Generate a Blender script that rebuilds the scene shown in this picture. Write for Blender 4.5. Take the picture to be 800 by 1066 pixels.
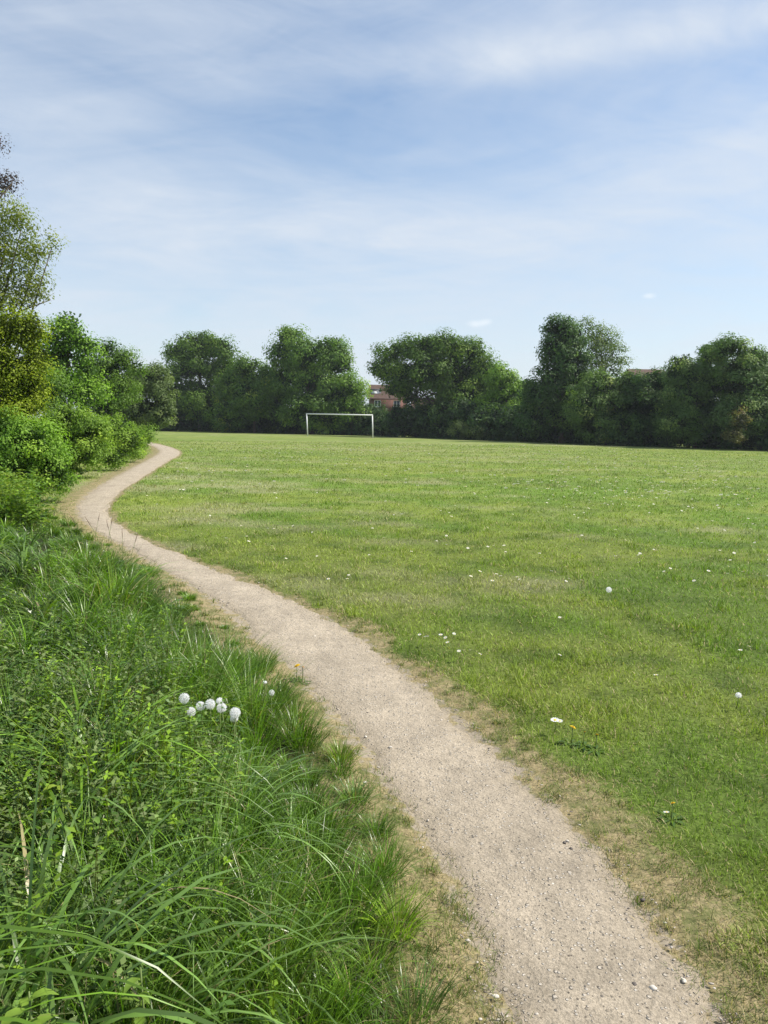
import bpy, math, random
import numpy as np
from mathutils import Matrix, Vector, Euler

rng = np.random.default_rng(11)
random.seed(11)
scene = bpy.context.scene
for o in list(bpy.data.objects):
    bpy.data.objects.remove(o)
col = scene.collection
R = math.radians

# ------------------------------------------------------------------ camera
CAM_H = 1.65
F = 805.0
cam_d = bpy.data.cameras.new('camera')
cam_d.sensor_fit = 'VERTICAL'
cam_d.sensor_height = 36.0
cam_d.lens = 36.0 * F / 1066.0
cam_d.clip_start = 0.05
cam_d.clip_end = 6000
cam = bpy.data.objects.new('camera', cam_d)
col.objects.link(cam)
CM = Matrix.Rotation(R(90 - 6.6), 4, 'X') @ Matrix.Rotation(R(1.0), 4, 'Z')
CM.translation = (0, 0, CAM_H)
cam.matrix_world = CM
scene.camera = cam
CR = np.array(CM.to_3x3())

# ------------------------------------------------------------------ sun, sky, exposure
SUN_EL, SUN_AZ = 50.0, 82.0            # azimuth measured clockwise from +Y (towards +X)
sd = Vector((math.sin(R(SUN_AZ)) * math.cos(R(SUN_EL)), math.cos(R(SUN_AZ)) * math.cos(R(SUN_EL)), math.sin(R(SUN_EL))))
sun_d = bpy.data.lights.new('sun', 'SUN')
sun_d.energy = 5.0
sun_d.angle = R(0.6)
sun_d.color = (1.0, 0.945, 0.84)
sun = bpy.data.objects.new('sun', sun_d)
sun.rotation_euler = sd.to_track_quat('Z', 'Y').to_euler()
sun.location = (20, 10, 40)
col.objects.link(sun)

world = bpy.data.worlds.new('World')
scene.world = world
world.use_nodes = True
scene.view_settings.view_transform = 'Standard'
scene.view_settings.look = 'None'
scene.view_settings.exposure = 0.46
scene.view_settings.gamma = 1.0
scene.view_settings.use_curve_mapping = False


class NT:
    """small helper to write node trees"""
    def __init__(self, tree):
        self.t = tree
        tree.nodes.clear()

    def n(self, typ, **kw):
        nd = self.t.nodes.new(typ)
        for k, v in kw.items():
            setattr(nd, k, v)
        return nd

    def set(self, sock, v):
        if v is None:
            return
        if isinstance(v, (int, float)):
            sock.default_value = v
        elif isinstance(v, tuple):
            if len(v) == 3 and len(sock.default_value) == 4:
                v = v + (1,)
            sock.default_value = v
        else:
            self.t.links.new(v, sock)

    def math(self, op, a, b=None, c=None, clamp=False):
        nd = self.n('ShaderNodeMath', operation=op, use_clamp=clamp)
        self.set(nd.inputs[0], a)
        self.set(nd.inputs[1], b)
        self.set(nd.inputs[2], c)
        return nd.outputs[0]

    def noise(self, vec, scale, detail=3.0, rough=0.5, dist=0.0, out=0):
        nd = self.n('ShaderNodeTexNoise')
        if vec is not None:
            self.set(nd.inputs['Vector'], vec)
        nd.inputs['Scale'].default_value = scale
        nd.inputs['Detail'].default_value = detail
        nd.inputs['Roughness'].default_value = rough
        nd.inputs['Distortion'].default_value = dist
        return nd.outputs[out]

    def ramp(self, fac, stops):
        nd = self.n('ShaderNodeValToRGB')
        cr = nd.color_ramp
        while len(cr.elements) < len(stops):
            cr.elements.new(0.5)
        for e, (p, c) in zip(cr.elements, stops):
            e.position = p
            e.color = (c, c, c, 1) if isinstance(c, (int, float)) else tuple(c) + (1,)
        self.set(nd.inputs[0], fac)
        return nd.outputs[0]

    def mix(self, fac, a, b, blend='MIX'):
        nd = self.n('ShaderNodeMix', data_type='RGBA', blend_type=blend)
        self.set(nd.inputs['Factor'], fac)
        self.set(nd.inputs[6], a)
        self.set(nd.inputs[7], b)
        return nd.outputs[2]


def build_world():
    w = NT(world.node_tree)
    sky = w.n('ShaderNodeTexSky', sky_type='NISHITA')
    sky.sun_disc = False
    sky.sun_elevation = R(SUN_EL)
    sky.sun_rotation = R(SUN_AZ)
    sky.air_density = 1.0
    sky.dust_density = 0.6
    sky.ozone_density = 1.3
    tc = w.n('ShaderNodeTexCoord').outputs['Generated']
    sep = w.n('ShaderNodeSeparateXYZ')
    w.set(sep.inputs[0], tc)
    x, y, z = sep.outputs
    # project to a plane high overhead so cirrus foreshortens towards the horizon
    zz = w.math('ADD', w.math('MAXIMUM', z, 0.0), 0.16)
    u = w.math('DIVIDE', x, zz)
    v = w.math('DIVIDE', y, zz)
    cmb = w.n('ShaderNodeCombineXYZ')
    w.set(cmb.inputs[0], w.math('MULTIPLY', u, 0.55))
    w.set(cmb.inputs[1], w.math('ADD', w.math('MULTIPLY', v, 1.0), w.math('MULTIPLY', u, -0.18)))
    p = cmb.outputs[0]
    n1 = w.noise(p, 0.9, 6, 0.55, 0.9)
    n2 = w.noise(p, 3.2, 8, 0.62, 1.6)
    # the clearer and the whiter regions of this sky (azimuth, elevation in radians)
    az = w.math('ARCTAN2', x, y)
    el = w.math('ARCSINE', z)

    def blob(a, e, ra, re, rot=0.0):
        da = w.math('SUBTRACT', az, a)
        de = w.math('SUBTRACT', el, e)
        if rot:
            c, s = math.cos(rot), math.sin(rot)
            da2 = w.math('ADD', w.math('MULTIPLY', da, c), w.math('MULTIPLY', de, s))
            de2 = w.math('ADD', w.math('MULTIPLY', da, -s), w.math('MULTIPLY', de, c))
            da, de = da2, de2
        q = w.math('ADD', w.math('POWER', w.math('ABSOLUTE', w.math('DIVIDE', da, ra)), 2.0),
                   w.math('POWER', w.math('ABSOLUTE', w.math('DIVIDE', de, re)), 2.0))
        return w.math('EXPONENT', w.math('MULTIPLY', q, -1.0))

    def azel(px, py):
        d = CR @ np.array([(px - 400) / F, -(py - 533) / F, -1.0])
        d /= np.linalg.norm(d)
        return math.atan2(d[0], d[1]), math.asin(d[2])

    # long combed fibres of ice cloud, and finer broken ones across them
    def fibres(ka, ke, rot, sc, det, dist):
        c, s_ = math.cos(rot), math.sin(rot)
        ra = w.math('ADD', w.math('MULTIPLY', az, c * ka), w.math('MULTIPLY', el, s_ * ka))
        re_ = w.math('ADD', w.math('MULTIPLY', az, -s_ * ke), w.math('MULTIPLY', el, c * ke))
        cb = w.n('ShaderNodeCombineXYZ')
        w.set(cb.inputs[0], ra)
        w.set(cb.inputs[1], re_)
        return w.noise(cb.outputs[0], sc, det, 0.6, dist)
    n3 = fibres(1.0, 4.5, 0.12, 3.0, 8, 1.2)
    n4 = fibres(1.0, 6.0, -0.22, 5.0, 9, 1.0)
    f = w.math('MULTIPLY', n1, 0.45)
    f = w.math('ADD', f, w.math('MULTIPLY', n2, 0.35))
    f = w.math('ADD', f, w.math('MULTIPLY', n3, 0.72))
    f = w.math('ADD', f, w.math('MULTIPLY', n4, 0.26))
    f = w.math('SUBTRACT', f, 0.55)
    for px, py, rx, ry, rot, amp in [(430, 130, 230, 56, 0.0, -0.20), (120, 80, 160, 22, -0.15, -0.12), (300, 165, 190, 30, 0, -0.06),
                                     (540, 55, 210, 19, 0.06, 0.42), (790, 20, 150, 16, 0.05, 0.28), (250, 22, 160, 14, -0.1, 0.16), (760, 158, 120, 34, 0.0, 0.30),
                                     (420, 240, 380, 34, 0.0, 0.30), (60, 130, 130, 45, 0.1, 0.12), (150, 250, 120, 30, 0, 0.06),
                                     (470, 305, 220, 22, 0, 0.08), (30, 30, 120, 30, 0, 0.10), (700, 100, 130, 20, 0, 0.02)]:
        a, e = azel(px, py)
        b = blob(a, e, rx / F, ry / F, rot)
        # feathered by the fine noise
        b = w.math('MULTIPLY', b, w.math('ADD', w.math('MULTIPLY', n2, 1.5), 0.2))
        f = w.math('ADD', f, w.math('MULTIPLY', b, amp))
    # thin milky layer thickening to the horizon
    hz = w.math('EXPONENT', w.math('MULTIPLY', w.math('MAXIMUM', z, 0.0), -7.0))
    f = w.math('ADD', f, w.math('MULTIPLY', hz, 0.70), clamp=True)
    skyb = w.mix(1.0, sky.outputs[0], (1.03, 1.08, 1.09), 'MULTIPLY')
    colr = w.mix(f, skyb, (5.05, 5.5, 6.1))
    # two tiny cumulus puffs low over the trees
    wn = w.noise(tc, 90, 5, 0.6)
    for px, py, rx, ry in [(497, 337, 11, 4.0), (506, 335, 7, 3.4), (676, 308, 7, 3.0)]:
        a, e = azel(px, py)
        b = blob(a, e, rx / F, ry / F)
        b = w.math('SUBTRACT', w.math('MULTIPLY', b, w.math('ADD', wn, 0.6)), 0.30)
        b = w.math('MULTIPLY', b, 0.8, clamp=True)
        colr = w.mix(b, colr, (6.4, 6.8, 7.2))
    bg = w.n('ShaderNodeBackground')
    w.set(bg.inputs[0], colr)
    bg.inputs[1].default_value = 0.108
    out = w.n('ShaderNodeOutputWorld')
    world.node_tree.links.new(bg.outputs[0], out.inputs[0])


build_world()


# ------------------------------------------------------------------ helpers
def ray(px, py):
    return CR @ np.array([(px - 400) / F, -(py - 533) / F, -1.0])


def G(px, py, z=0.0):
    """where the sight line of a photo pixel meets the level z"""
    d = ray(px, py)
    t = (z - CAM_H) / d[2]
    return np.array([d[0] * t, d[1] * t, z])


def at(px, py, Y):
    d = ray(px, py)
    t = Y / d[1]
    return np.array([d[0] * t, Y, CAM_H + d[2] * t])


def _hash(ix, iy, s):
    h = (ix * 374761393 + iy * 668265263 + s * 1442695041) & 0x7fffffff
    h = (h ^ (h >> 13)) * 1274126177 & 0x7fffffff
    return ((h ^ (h >> 16)) & 0xffff) / 65535.0


def vnoise(x, y, scale=1.0, s=0, octaves=2):
    x = np.asarray(x, float) * scale
    y = np.asarray(y, float) * scale
    tot = np.zeros_like(x)
    amp, norm = 1.0, 0.0
    for k in range(octaves):
        ix = np.floor(x).astype(np.int64)
        iy = np.floor(y).astype(np.int64)
        fx, fy = x - ix, y - iy
        fx = fx * fx * (3 - 2 * fx)
        fy = fy * fy * (3 - 2 * fy)
        a = _hash(ix, iy, s + k)
        b = _hash(ix + 1, iy, s + k)
        c = _hash(ix, iy + 1, s + k)
        d = _hash(ix + 1, iy + 1, s + k)
        tot += amp * ((a * (1 - fx) + b * fx) * (1 - fy) + (c * (1 - fx) + d * fx) * fy)
        norm += amp
        amp *= 0.5
        x = x * 2.03 + 7.1
        y = y * 2.03 + 3.7
    return tot / norm


def sstep(a, b, x):
    t = np.clip((np.asarray(x, float) - a) / (b - a), 0, 1)
    return t * t * (3 - 2 * t)


def tag(o, label=None, cat=None, group=None, kind=None):
    if label:
        o['label'] = label
    if cat:
        o['category'] = cat
    if group:
        o['group'] = group
    if kind:
        o['kind'] = kind
    return o


def mesh_np(name, V, loops, sizes, mats, parent=None, attrs=None, smooth=False, mat_idx=None, loc=None):
    me = bpy.data.meshes.new(name)
    V = np.asarray(V, np.float32)
    loops = np.asarray(loops, np.int32).ravel()
    sizes = np.asarray(sizes, np.int32)
    me.vertices.add(len(V))
    me.vertices.foreach_set('co', V.ravel())
    me.loops.add(len(loops))
    me.loops.foreach_set('vertex_index', loops)
    me.polygons.add(len(sizes))
    st = np.zeros(len(sizes), np.int32)
    st[1:] = np.cumsum(sizes)[:-1]
    me.polygons.foreach_set('loop_start', st)
    me.polygons.foreach_set('loop_total', sizes)
    if smooth:
        me.polygons.foreach_set('use_smooth', np.ones(len(sizes), bool))
    if mat_idx is not None:
        me.polygons.foreach_set('material_index', np.asarray(mat_idx, np.int32))
    for k, a in (attrs or {}).items():
        a = np.asarray(a, np.float32)
        if a.ndim == 2:
            at_ = me.attributes.new(k, 'FLOAT_COLOR', 'POINT')
            at_.data.foreach_set('color', np.concatenate([a, np.ones((len(a), 1), np.float32)], 1).ravel())
        else:
            at_ = me.attributes.new(k, 'FLOAT', 'POINT')
            at_.data.foreach_set('value', a)
    me.update()
    me.validate()
    for m in (mats if isinstance(mats, list) else [mats]):
        me.materials.append(m)
    o = bpy.data.objects.new(name, me)
    col.objects.link(o)
    if parent is not None:
        o.parent = parent
    if loc is not None:
        o.location = loc
    return o


class MB:
    """collects boxes, tubes and prisms in one mesh"""
    def __init__(self):
        self.v, self.f = [], []

    def box(self, x0, x1, y0, y1, z0, z1):
        b = len(self.v)
        self.v += [(x, y, z) for z in (z0, z1) for y in (y0, y1) for x in (x0, x1)]
        for q in ((0, 2, 3, 1), (4, 5, 7, 6), (0, 1, 5, 4), (2, 6, 7, 3), (0, 4, 6, 2), (1, 3, 7, 5)):
            self.f.append(tuple(b + i for i in q))
        return self

    def tube(self, pts, radii, n=8, cap=True):
        pts = [Vector(p) for p in pts]
        rings = []
        for i, p in enumerate(pts):
            d = (pts[min(i + 1, len(pts) - 1)] - pts[max(i - 1, 0)]).normalized()
            a = d.orthogonal().normalized() if i == 0 else (pa - d * pa.dot(d)).normalized()
            pa = a
            b = d.cross(a)
            r = radii[i] if hasattr(radii, '__len__') else radii
            s = len(self.v)
            for k in range(n):
                t = 2 * math.pi * k / n
                self.v.append(tuple(p + a * (math.cos(t) * r) + b * (math.sin(t) * r)))
            rings.append(s)
        for s0, s1 in zip(rings, rings[1:]):
            for k in range(n):
                self.f.append((s0 + k, s0 + (k + 1) % n, s1 + (k + 1) % n, s1 + k))
        if cap:
            self.f.append(tuple(rings[0] + k for k in reversed(range(n))))
            self.f.append(tuple(rings[-1] + k for k in range(n)))
        return self

    def face(self, pts):
        b = len(self.v)
        self.v += [tuple(p) for p in pts]
        self.f.append(tuple(range(b, b + len(pts))))
        return self

    def build(self, name, mat, parent=None, smooth=False, loc=None):
        loops = [i for f in self.f for i in f]
        return mesh_np(name, self.v, loops, [len(f) for f in self.f], mat, parent, smooth=smooth, loc=loc)


def empty(name, loc, label, cat, group=None):
    o = bpy.data.objects.new(name, None)
    o.empty_display_size = 0.3
    o.location = loc
    col.objects.link(o)
    return tag(o, label, cat, group)


# ------------------------------------------------------------------ materials
def mat_new(name):
    m = bpy.data.materials.new(name)
    m.use_nodes = True
    return m, NT(m.node_tree)


def finish(nt, shader):
    out = nt.n('ShaderNodeOutputMaterial')
    nt.t.links.new(shader, out.inputs[0])


def mat_foliage(name, trans=0.3, rough=0.45, spec=0.35, tcol=(1.25, 1.45, 0.5)):
    m, w = mat_new(name)
    a = w.n('ShaderNodeAttribute', attribute_name='col').outputs['Color']
    pr = w.n('ShaderNodeBsdfPrincipled')
    w.set(pr.inputs['Base Color'], a)
    pr.inputs['Roughness'].default_value = rough
    pr.inputs['Specular IOR Level'].default_value = spec
    tr = w.n('ShaderNodeBsdfTranslucent')
    w.set(tr.inputs[0], w.mix(1.0, a, tcol, 'MULTIPLY'))
    ms = w.n('ShaderNodeMixShader')
    ms.inputs[0].default_value = trans
    w.t.links.new(pr.outputs[0], ms.inputs[1])
    w.t.links.new(tr.outputs[0], ms.inputs[2])
    finish(w, ms.outputs[0])
    return m


def mat_plain(name, c, rough=0.7, spec=0.3, var=0.15, scale=8.0, bump=0.0, metallic=0.0):
    m, w = mat_new(name)
    pos = w.n('ShaderNodeNewGeometry').outputs['Position']
    nz = w.noise(pos, scale, 4, 0.6)
    k = w.ramp(nz, [(0.25, 1 - var), (0.75, 1 + var)])
    pr = w.n('ShaderNodeBsdfPrincipled')
    w.set(pr.inputs['Base Color'], w.mix(1.0, c, k, 'MULTIPLY'))
    pr.inputs['Roughness'].default_value = rough
    pr.inputs['Specular IOR Level'].default_value = spec
    pr.inputs['Metallic'].default_value = metallic
    if bump:
        b = w.n('ShaderNodeBump')
        b.inputs['Distance'].default_value = bump
        w.set(b.inputs['Height'], nz)
        w.t.links.new(b.outputs[0], pr.inputs['Normal'])
    finish(w, pr.outputs[0])
    return m


def mat_brick(name, c1, c2, mortar, scale=1.0):
    m, w = mat_new(name)
    tc = w.n('ShaderNodeTexCoord').outputs['Object']
    sep = w.n('ShaderNodeSeparateXYZ')
    w.set(sep.inputs[0], tc)
    cmb = w.n('ShaderNodeCombineXYZ')
    w.set(cmb.inputs[0], w.math('ADD', sep.outputs[0], sep.outputs[1]))
    w.set(cmb.inputs[1], sep.outputs[2])
    b = w.n('ShaderNodeTexBrick')
    w.set(b.inputs['Vector'], cmb.outputs[0])
    b.inputs['Color1'].default_value = c1 + (1,)
    b.inputs['Color2'].default_value = c2 + (1,)
    b.inputs['Mortar'].default_value = mortar + (1,)
    b.inputs['Scale'].default_value = scale
    b.inputs['Mortar Size'].default_value = 0.01
    b.inputs['Brick Width'].default_value = 0.225
    b.inputs['Row Height'].default_value = 0.075
    nz = w.ramp(w.noise(tc, 1.3, 4), [(0.3, 0.8), (0.7, 1.15)])
    pr = w.n('ShaderNodeBsdfPrincipled')
    w.set(pr.inputs['Base Color'], w.mix(1.0, b.outputs[0], nz, 'MULTIPLY'))
    pr.inputs['Roughness'].default_value = 0.85
    finish(w, pr.outputs[0])
    return m


def mat_ground():
    m, w = mat_new('lawn_soil')
    pos = w.n('ShaderNodeNewGeometry').outputs['Position']
    a = w.n('ShaderNodeAttribute', attribute_name='col').outputs['Color']
    dry = w.n('ShaderNodeAttribute', attribute_name='dry').outputs['Fac']
    fine = w.noise(pos, 38, 5, 0.65)
    mid = w.noise(pos, 5.5, 4, 0.6)
    k = w.ramp(fine, [(0.28, 0.55), (0.5, 0.95), (0.72, 1.4)])
    k2 = w.ramp(mid, [(0.3, 0.82), (0.7, 1.18)])
    green = w.mix(1.0, w.mix(1.0, a, k, 'MULTIPLY'), k2, 'MULTIPLY')
    straw = w.mix(w.ramp(w.noise(pos, 60, 4, 0.7), [(0.35, 0.0), (0.65, 1.0)]), (0.17, 0.14, 0.075), (0.36, 0.29, 0.16))
    straw = w.mix(w.ramp(w.noise(pos, 7, 5, 0.7), [(0.45, 0.0), (0.6, 0.8)]), straw, (0.10, 0.12, 0.035))
    dd = w.math('ADD', dry, w.math('MULTIPLY', w.math('SUBTRACT', w.noise(pos, 9, 5, 0.65), 0.5), 0.9))
    dd = w.ramp(dd, [(0.35, 0.0), (0.62, 1.0)])
    dirtn = w.noise(pos, 140, 4, 0.7)
    dirt = w.mix(w.ramp(dirtn, [(0.3, 0.0), (0.7, 1.0)]), (0.21, 0.175, 0.13), (0.37, 0.315, 0.24))
    bare = w.ramp(w.math('ADD', dry, w.math('MULTIPLY', w.math('SUBTRACT', w.noise(pos, 14, 4, 0.6), 0.5), 0.6)), [(0.94, 0.0), (1.08, 1.0)])
    c = w.mix(dd, green, straw)
    c = w.mix(bare, c, dirt)
    pr = w.n('ShaderNodeBsdfPrincipled')
    w.set(pr.inputs['Base Color'], c)
    pr.inputs['Roughness'].default_value = 0.9
    pr.inputs['Specular IOR Level'].default_value = 0.15
    b = w.n('ShaderNodeBump')
    b.inputs['Distance'].default_value = 0.010
    b.inputs['Strength'].default_value = 0.8
    w.set(b.inputs['Height'], w.math('ADD', fine, mid))
    w.t.links.new(b.outputs[0], pr.inputs['Normal'])
    finish(w, pr.outputs[0])
    return m


def mat_path():
    m, w = mat_new('trodden_dirt')
    pos = w.n('ShaderNodeNewGeometry').outputs['Position']
    edge = w.n('ShaderNodeAttribute', attribute_name='edge').outputs['Fac']
    big = w.noise(pos, 2.2, 4, 0.6)
    fine = w.noise(pos, 90, 6, 0.75)
    vor = w.n('ShaderNodeTexVoronoi')
    w.set(vor.inputs['Vector'], pos)
    vor.inputs['Scale'].default_value = 75
    vor2 = w.n('ShaderNodeTexVoronoi')
    w.set(vor2.inputs['Vector'], pos)
    vor2.inputs['Scale'].default_value = 150
    c = w.mix(w.ramp(fine, [(0.3, 0.0), (0.7, 1.0)]), (0.250, 0.210, 0.158), (0.53, 0.452, 0.350))
    c = w.mix(1.0, c, w.ramp(w.math('ADD', w.math('MULTIPLY', big, 0.5), w.math('MULTIPLY', w.noise(pos, 9, 5, 0.7), 0.5)), [(0.36, 0.76), (0.64, 1.18)]), 'MULTIPLY')
    # grit set in the surface: pale and dark chips
    cs = w.n('ShaderNodeSeparateColor')
    w.set(cs.inputs[0], vor.outputs['Color'])
    chip = w.math('MULTIPLY', w.ramp(cs.outputs[0], [(0.80, 0.0), (0.86, 1.0)]), w.ramp(vor.outputs['Distance'], [(0.28, 1.0), (0.42, 0.0)]))
    vor3 = w.n('ShaderNodeTexVoronoi')
    w.set(vor3.inputs['Vector'], pos)
    vor3.inputs['Scale'].default_value = 36
    cs3 = w.n('ShaderNodeSeparateColor')
    w.set(cs3.inputs[0], vor3.outputs['Color'])
    wob3 = w.math('ADD', vor3.outputs['Distance'], w.math('MULTIPLY', w.math('SUBTRACT', fine, 0.5), 0.35))
    big3 = w.math('MULTIPLY', w.ramp(cs3.outputs[0], [(0.86, 0.0), (0.90, 1.0)]), w.ramp(wob3, [(0.22, 1.0), (0.34, 0.0)]))
    c = w.mix(w.math('MULTIPLY', big3, 0.7), c, (0.60, 0.54, 0.46))
    c = w.mix(w.math('MULTIPLY', chip, 0.8), c, (0.62, 0.57, 0.50))
    chip2 = w.math('MULTIPLY', w.ramp(cs.outputs[1], [(0.86, 0.0), (0.90, 1.0)]), w.ramp(vor.outputs['Distance'], [(0.22, 1.0), (0.36, 0.0)]))
    c = w.mix(w.math('MULTIPLY', chip2, 0.85), c, (0.10, 0.085, 0.07))
    # dusty damp patches and straw litter towards the edge
    e = w.math('ADD', edge, w.math('MULTIPLY', w.math('SUBTRACT', w.noise(pos, 16, 5, 0.7), 0.5), 0.7))
    c = w.mix(w.ramp(e, [(0.5, 0.0), (0.95, 0.6)]), c, (0.33, 0.275, 0.20))
    pr = w.n('ShaderNodeBsdfPrincipled')
    w.set(pr.inputs['Base Color'], c)
    pr.inputs['Roughness'].default_value = 0.92
    pr.inputs['Specular IOR Level'].default_value = 0.12
    b = w.n('ShaderNodeBump')
    b.inputs['Distance'].default_value = 0.012
    b.inputs['Strength'].default_value = 1.0
    h = w.math('ADD', w.math('MULTIPLY', fine, 0.6), w.math('MULTIPLY', w.math('ADD', chip, w.math('MULTIPLY', big3, 2.0)), 0.7))
    h = w.math('ADD', h, w.math('MULTIPLY', w.noise(pos, 22, 5, 0.65), 1.6))
    w.set(b.inputs['Height'], h)
    w.t.links.new(b.outputs[0], pr.inputs['Normal'])
    finish(w, pr.outputs[0])
    return m


M_GROUND = mat_ground()
M_PATH = mat_path()
M_BLADE = mat_foliage('grass_blade', 0.30, 0.5, 0.22)
M_LONG = mat_foliage('long_grass_blade', 0.32, 0.33, 0.45)
M_WEED = mat_foliage('weed_leaf', 0.28, 0.45, 0.25)
M_LEAF = mat_foliage('tree_leaf', 0.36, 0.55, 0.18)
M_BARK = mat_plain('bark', (0.10, 0.08, 0.06), 0.9, 0.1, 0.4, 12, 0.02)
M_WHITE = mat_plain('white_paint', (0.80, 0.80, 0.78), 0.4, 0.4, 0.05, 6)
M_STONE = mat_plain('pale_stone', (0.52, 0.48, 0.42), 0.8, 0.2, 0.3, 60)
M_STONED = mat_plain('dark_stone', (0.10, 0.085, 0.075), 0.75, 0.3, 0.3, 60)

# ------------------------------------------------------------------ the trodden path, read off its two edges
EDGES = [(1066, 518, 757), (1020, 508, 731), (980, 498, 703), (940, 484, 672), (900, 465, 640), (860, 440, 603), (820, 412, 563),
         (780, 380, 520), (740, 347, 473), (700, 312, 428), (680, 290, 400), (660, 265, 373), (640, 243, 340), (620, 217, 298),
         (600, 186, 245), (580, 152, 196), (560, 118, 150), (548, 96, 127), (538, 83, 115), (528, 79, 112), (518, 86, 119), (508, 99, 130),
         (498, 117, 147), (488, 136, 163), (480, 152, 176), (474, 163, 187), (470, 167, 189), (466, 164, 180), (463.5, 158, 172), (461.5, 149, 162),
         (459, 136, 148), (457, 120, 130)]
Lp = np.array([G(l, y)[:2] for y, l, r in EDGES])
Rp = np.array([G(r, y)[:2] for y, l, r in EDGES])
# continue under and behind the viewer
Lp = np.vstack([Lp[0] + (Lp[0] - Lp[2]) * 5 * 0.55 + [0.35, 0], Lp])
Rp = np.vstack([Rp[0] + (Rp[0] - Rp[2]) * 5 * 0.55 + [0.35, 0], Rp])
CP = (Lp + Rp) / 2


def resample(P, n):
    d = np.r_[0, np.cumsum(np.linalg.norm(np.diff(P, axis=0), axis=1))]
    s = np.linspace(0, d[-1], n)
    return np.stack([np.interp(s, d, P[:, k]) for k in range(P.shape[1])], 1), s


def smooth(P, it):
    P = P.copy()
    for _ in range(it):
        P[1:-1] = 0.25 * P[:-2] + 0.5 * P[1:-1] + 0.25 * P[2:]
    return P


# geometric resampling: dense close by, coarser far off
tt = np.linspace(0, len(CP) - 1, 260)
C0 = np.stack([np.interp(tt, np.arange(len(CP)), CP[:, k]) for k in (0, 1)], 1)
L0 = np.stack([np.interp(tt, np.arange(len(CP)), Lp[:, k]) for k in (0, 1)], 1)
R0 = np.stack([np.interp(tt, np.arange(len(CP)), Rp[:, k]) for k in (0, 1)], 1)
C0, L0, R0 = smooth(C0, 14), smooth(L0, 14), smooth(R0, 14)
T0 = np.gradient(C0, axis=0)
T0 /= np.linalg.norm(T0, axis=1)[:, None]
N0 = np.stack([-T0[:, 1], T0[:, 0]], 1)          # points to the left of the walking direction
# half width measured across the path
HW = np.abs(((R0 - L0) * N0).sum(1)) / 2
HW = np.maximum(smooth(HW[:, None], 10)[:, 0], 0.2)


def path_field(x, y):
    """signed distance to the centre line (left positive) and half width there"""
    x = np.asarray(x, float).ravel()
    y = np.asarray(y, float).ravel()
    sdist = np.empty_like(x)
    hw = np.empty_like(x)
    A, B = C0[:-1], C0[1:]
    AB = B - A
    LL = (AB ** 2).sum(1)
    for i in range(0, len(x), 20000):
        P = np.stack([x[i:i + 20000], y[i:i + 20000]], 1)
        d = P[:, None, :] - A[None]
        t = np.clip((d * AB[None]).sum(2) / LL, 0, 1)
        q = d - t[..., None] * AB[None]
        dd = (q ** 2).sum(2)
        k = dd.argmin(1)
        ar = np.arange(len(P))
        cr = AB[k, 0] * d[ar, k, 1] - AB[k, 1] * d[ar, k, 0]
        sdist[i:i + 20000] = np.sqrt(dd[ar, k]) * np.sign(cr)
        hw[i:i + 20000] = HW[k] * (1 - t[ar, k]) + HW[k + 1] * t[ar, k]
    return sdist, hw


def H(x, y, pf=None):
    x = np.asarray(x, float)
    y = np.asarray(y, float)
    s, hw = pf if pf is not None else path_field(x, y)
    r = np.hypot(x, y)
    e = np.abs(s) - hw
    fade = 1 - sstep(14, 30, r)
    z = 0.05 * (vnoise(x, y, 0.5, 5, 2) - 0.5) * fade * sstep(0.1, 0.8, e)
    z -= 0.03 * (1 - sstep(-0.1, 0.25, e)) * fade
    left = s > 0
    z += np.where(left, 0.22 * sstep(0.1, 1.6, e) * (1 - sstep(9, 16, r)) * (y > 0), 0)
    z += np.where(left, 0.26 * (vnoise(x, y, 1.5, 6, 2) - 0.5) * sstep(0.25, 0.9, e) * (1 - sstep(9, 15, r)) * (y > 0), 0)
    z += 0.25 * (vnoise(x, y, 0.045, 8, 2) - 0.5) * sstep(25, 60, r)
    return z


def h1(x, y):
    return float(H(np.array([x]), np.array([y]))[0])


def lawn_col(x, y):
    n1 = vnoise(x, y, 0.9, 21, 3)
    n2 = vnoise(x, y, 0.22, 31, 3)
    n3 = vnoise(x + 0.3 * y, y * 2.4, 0.06, 41, 3)
    n4 = vnoise(x, y, 2.6, 51, 2)
    g = np.array([0.125, 0.205, 0.026])
    yg = np.array([0.200, 0.255, 0.045])
    dk = np.array([0.080, 0.135, 0.018])
    gr = np.array([0.30, 0.295, 0.155])
    a = sstep(0.38, 0.62, 0.5 * n1 + 0.5 * n2)[..., None]
    c = g * (1 - a) + yg * a
    b = (sstep(0.48, 0.75, n4 * 0.8 + n1 * 0.2) * 0.65)[..., None]
    c = c * (1 - b) + dk * b
    d = (sstep(0.50, 0.72, 0.45 * n3 + 0.55 * vnoise(x, y * 1.6, 0.7, 61, 3)) * 0.7)[..., None]
    c = c * (1 - d) + gr * d
    # faint mowing bands across the field and the paler thatch tone of its far half
    band = (np.sin((y + 0.12 * x + 1.5 * vnoise(x, y, 0.05, 65, 2)) * 1.15) * 0.5 + 0.5) * sstep(9, 25, np.hypot(x, y))
    c = c * (1 - 0.16 * band[..., None])
    far = (sstep(8, 45, np.hypot(x, y)) * 0.40)[..., None]
    return c * (1 - far) + np.array([0.215, 0.250, 0.078]) * far


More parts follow.
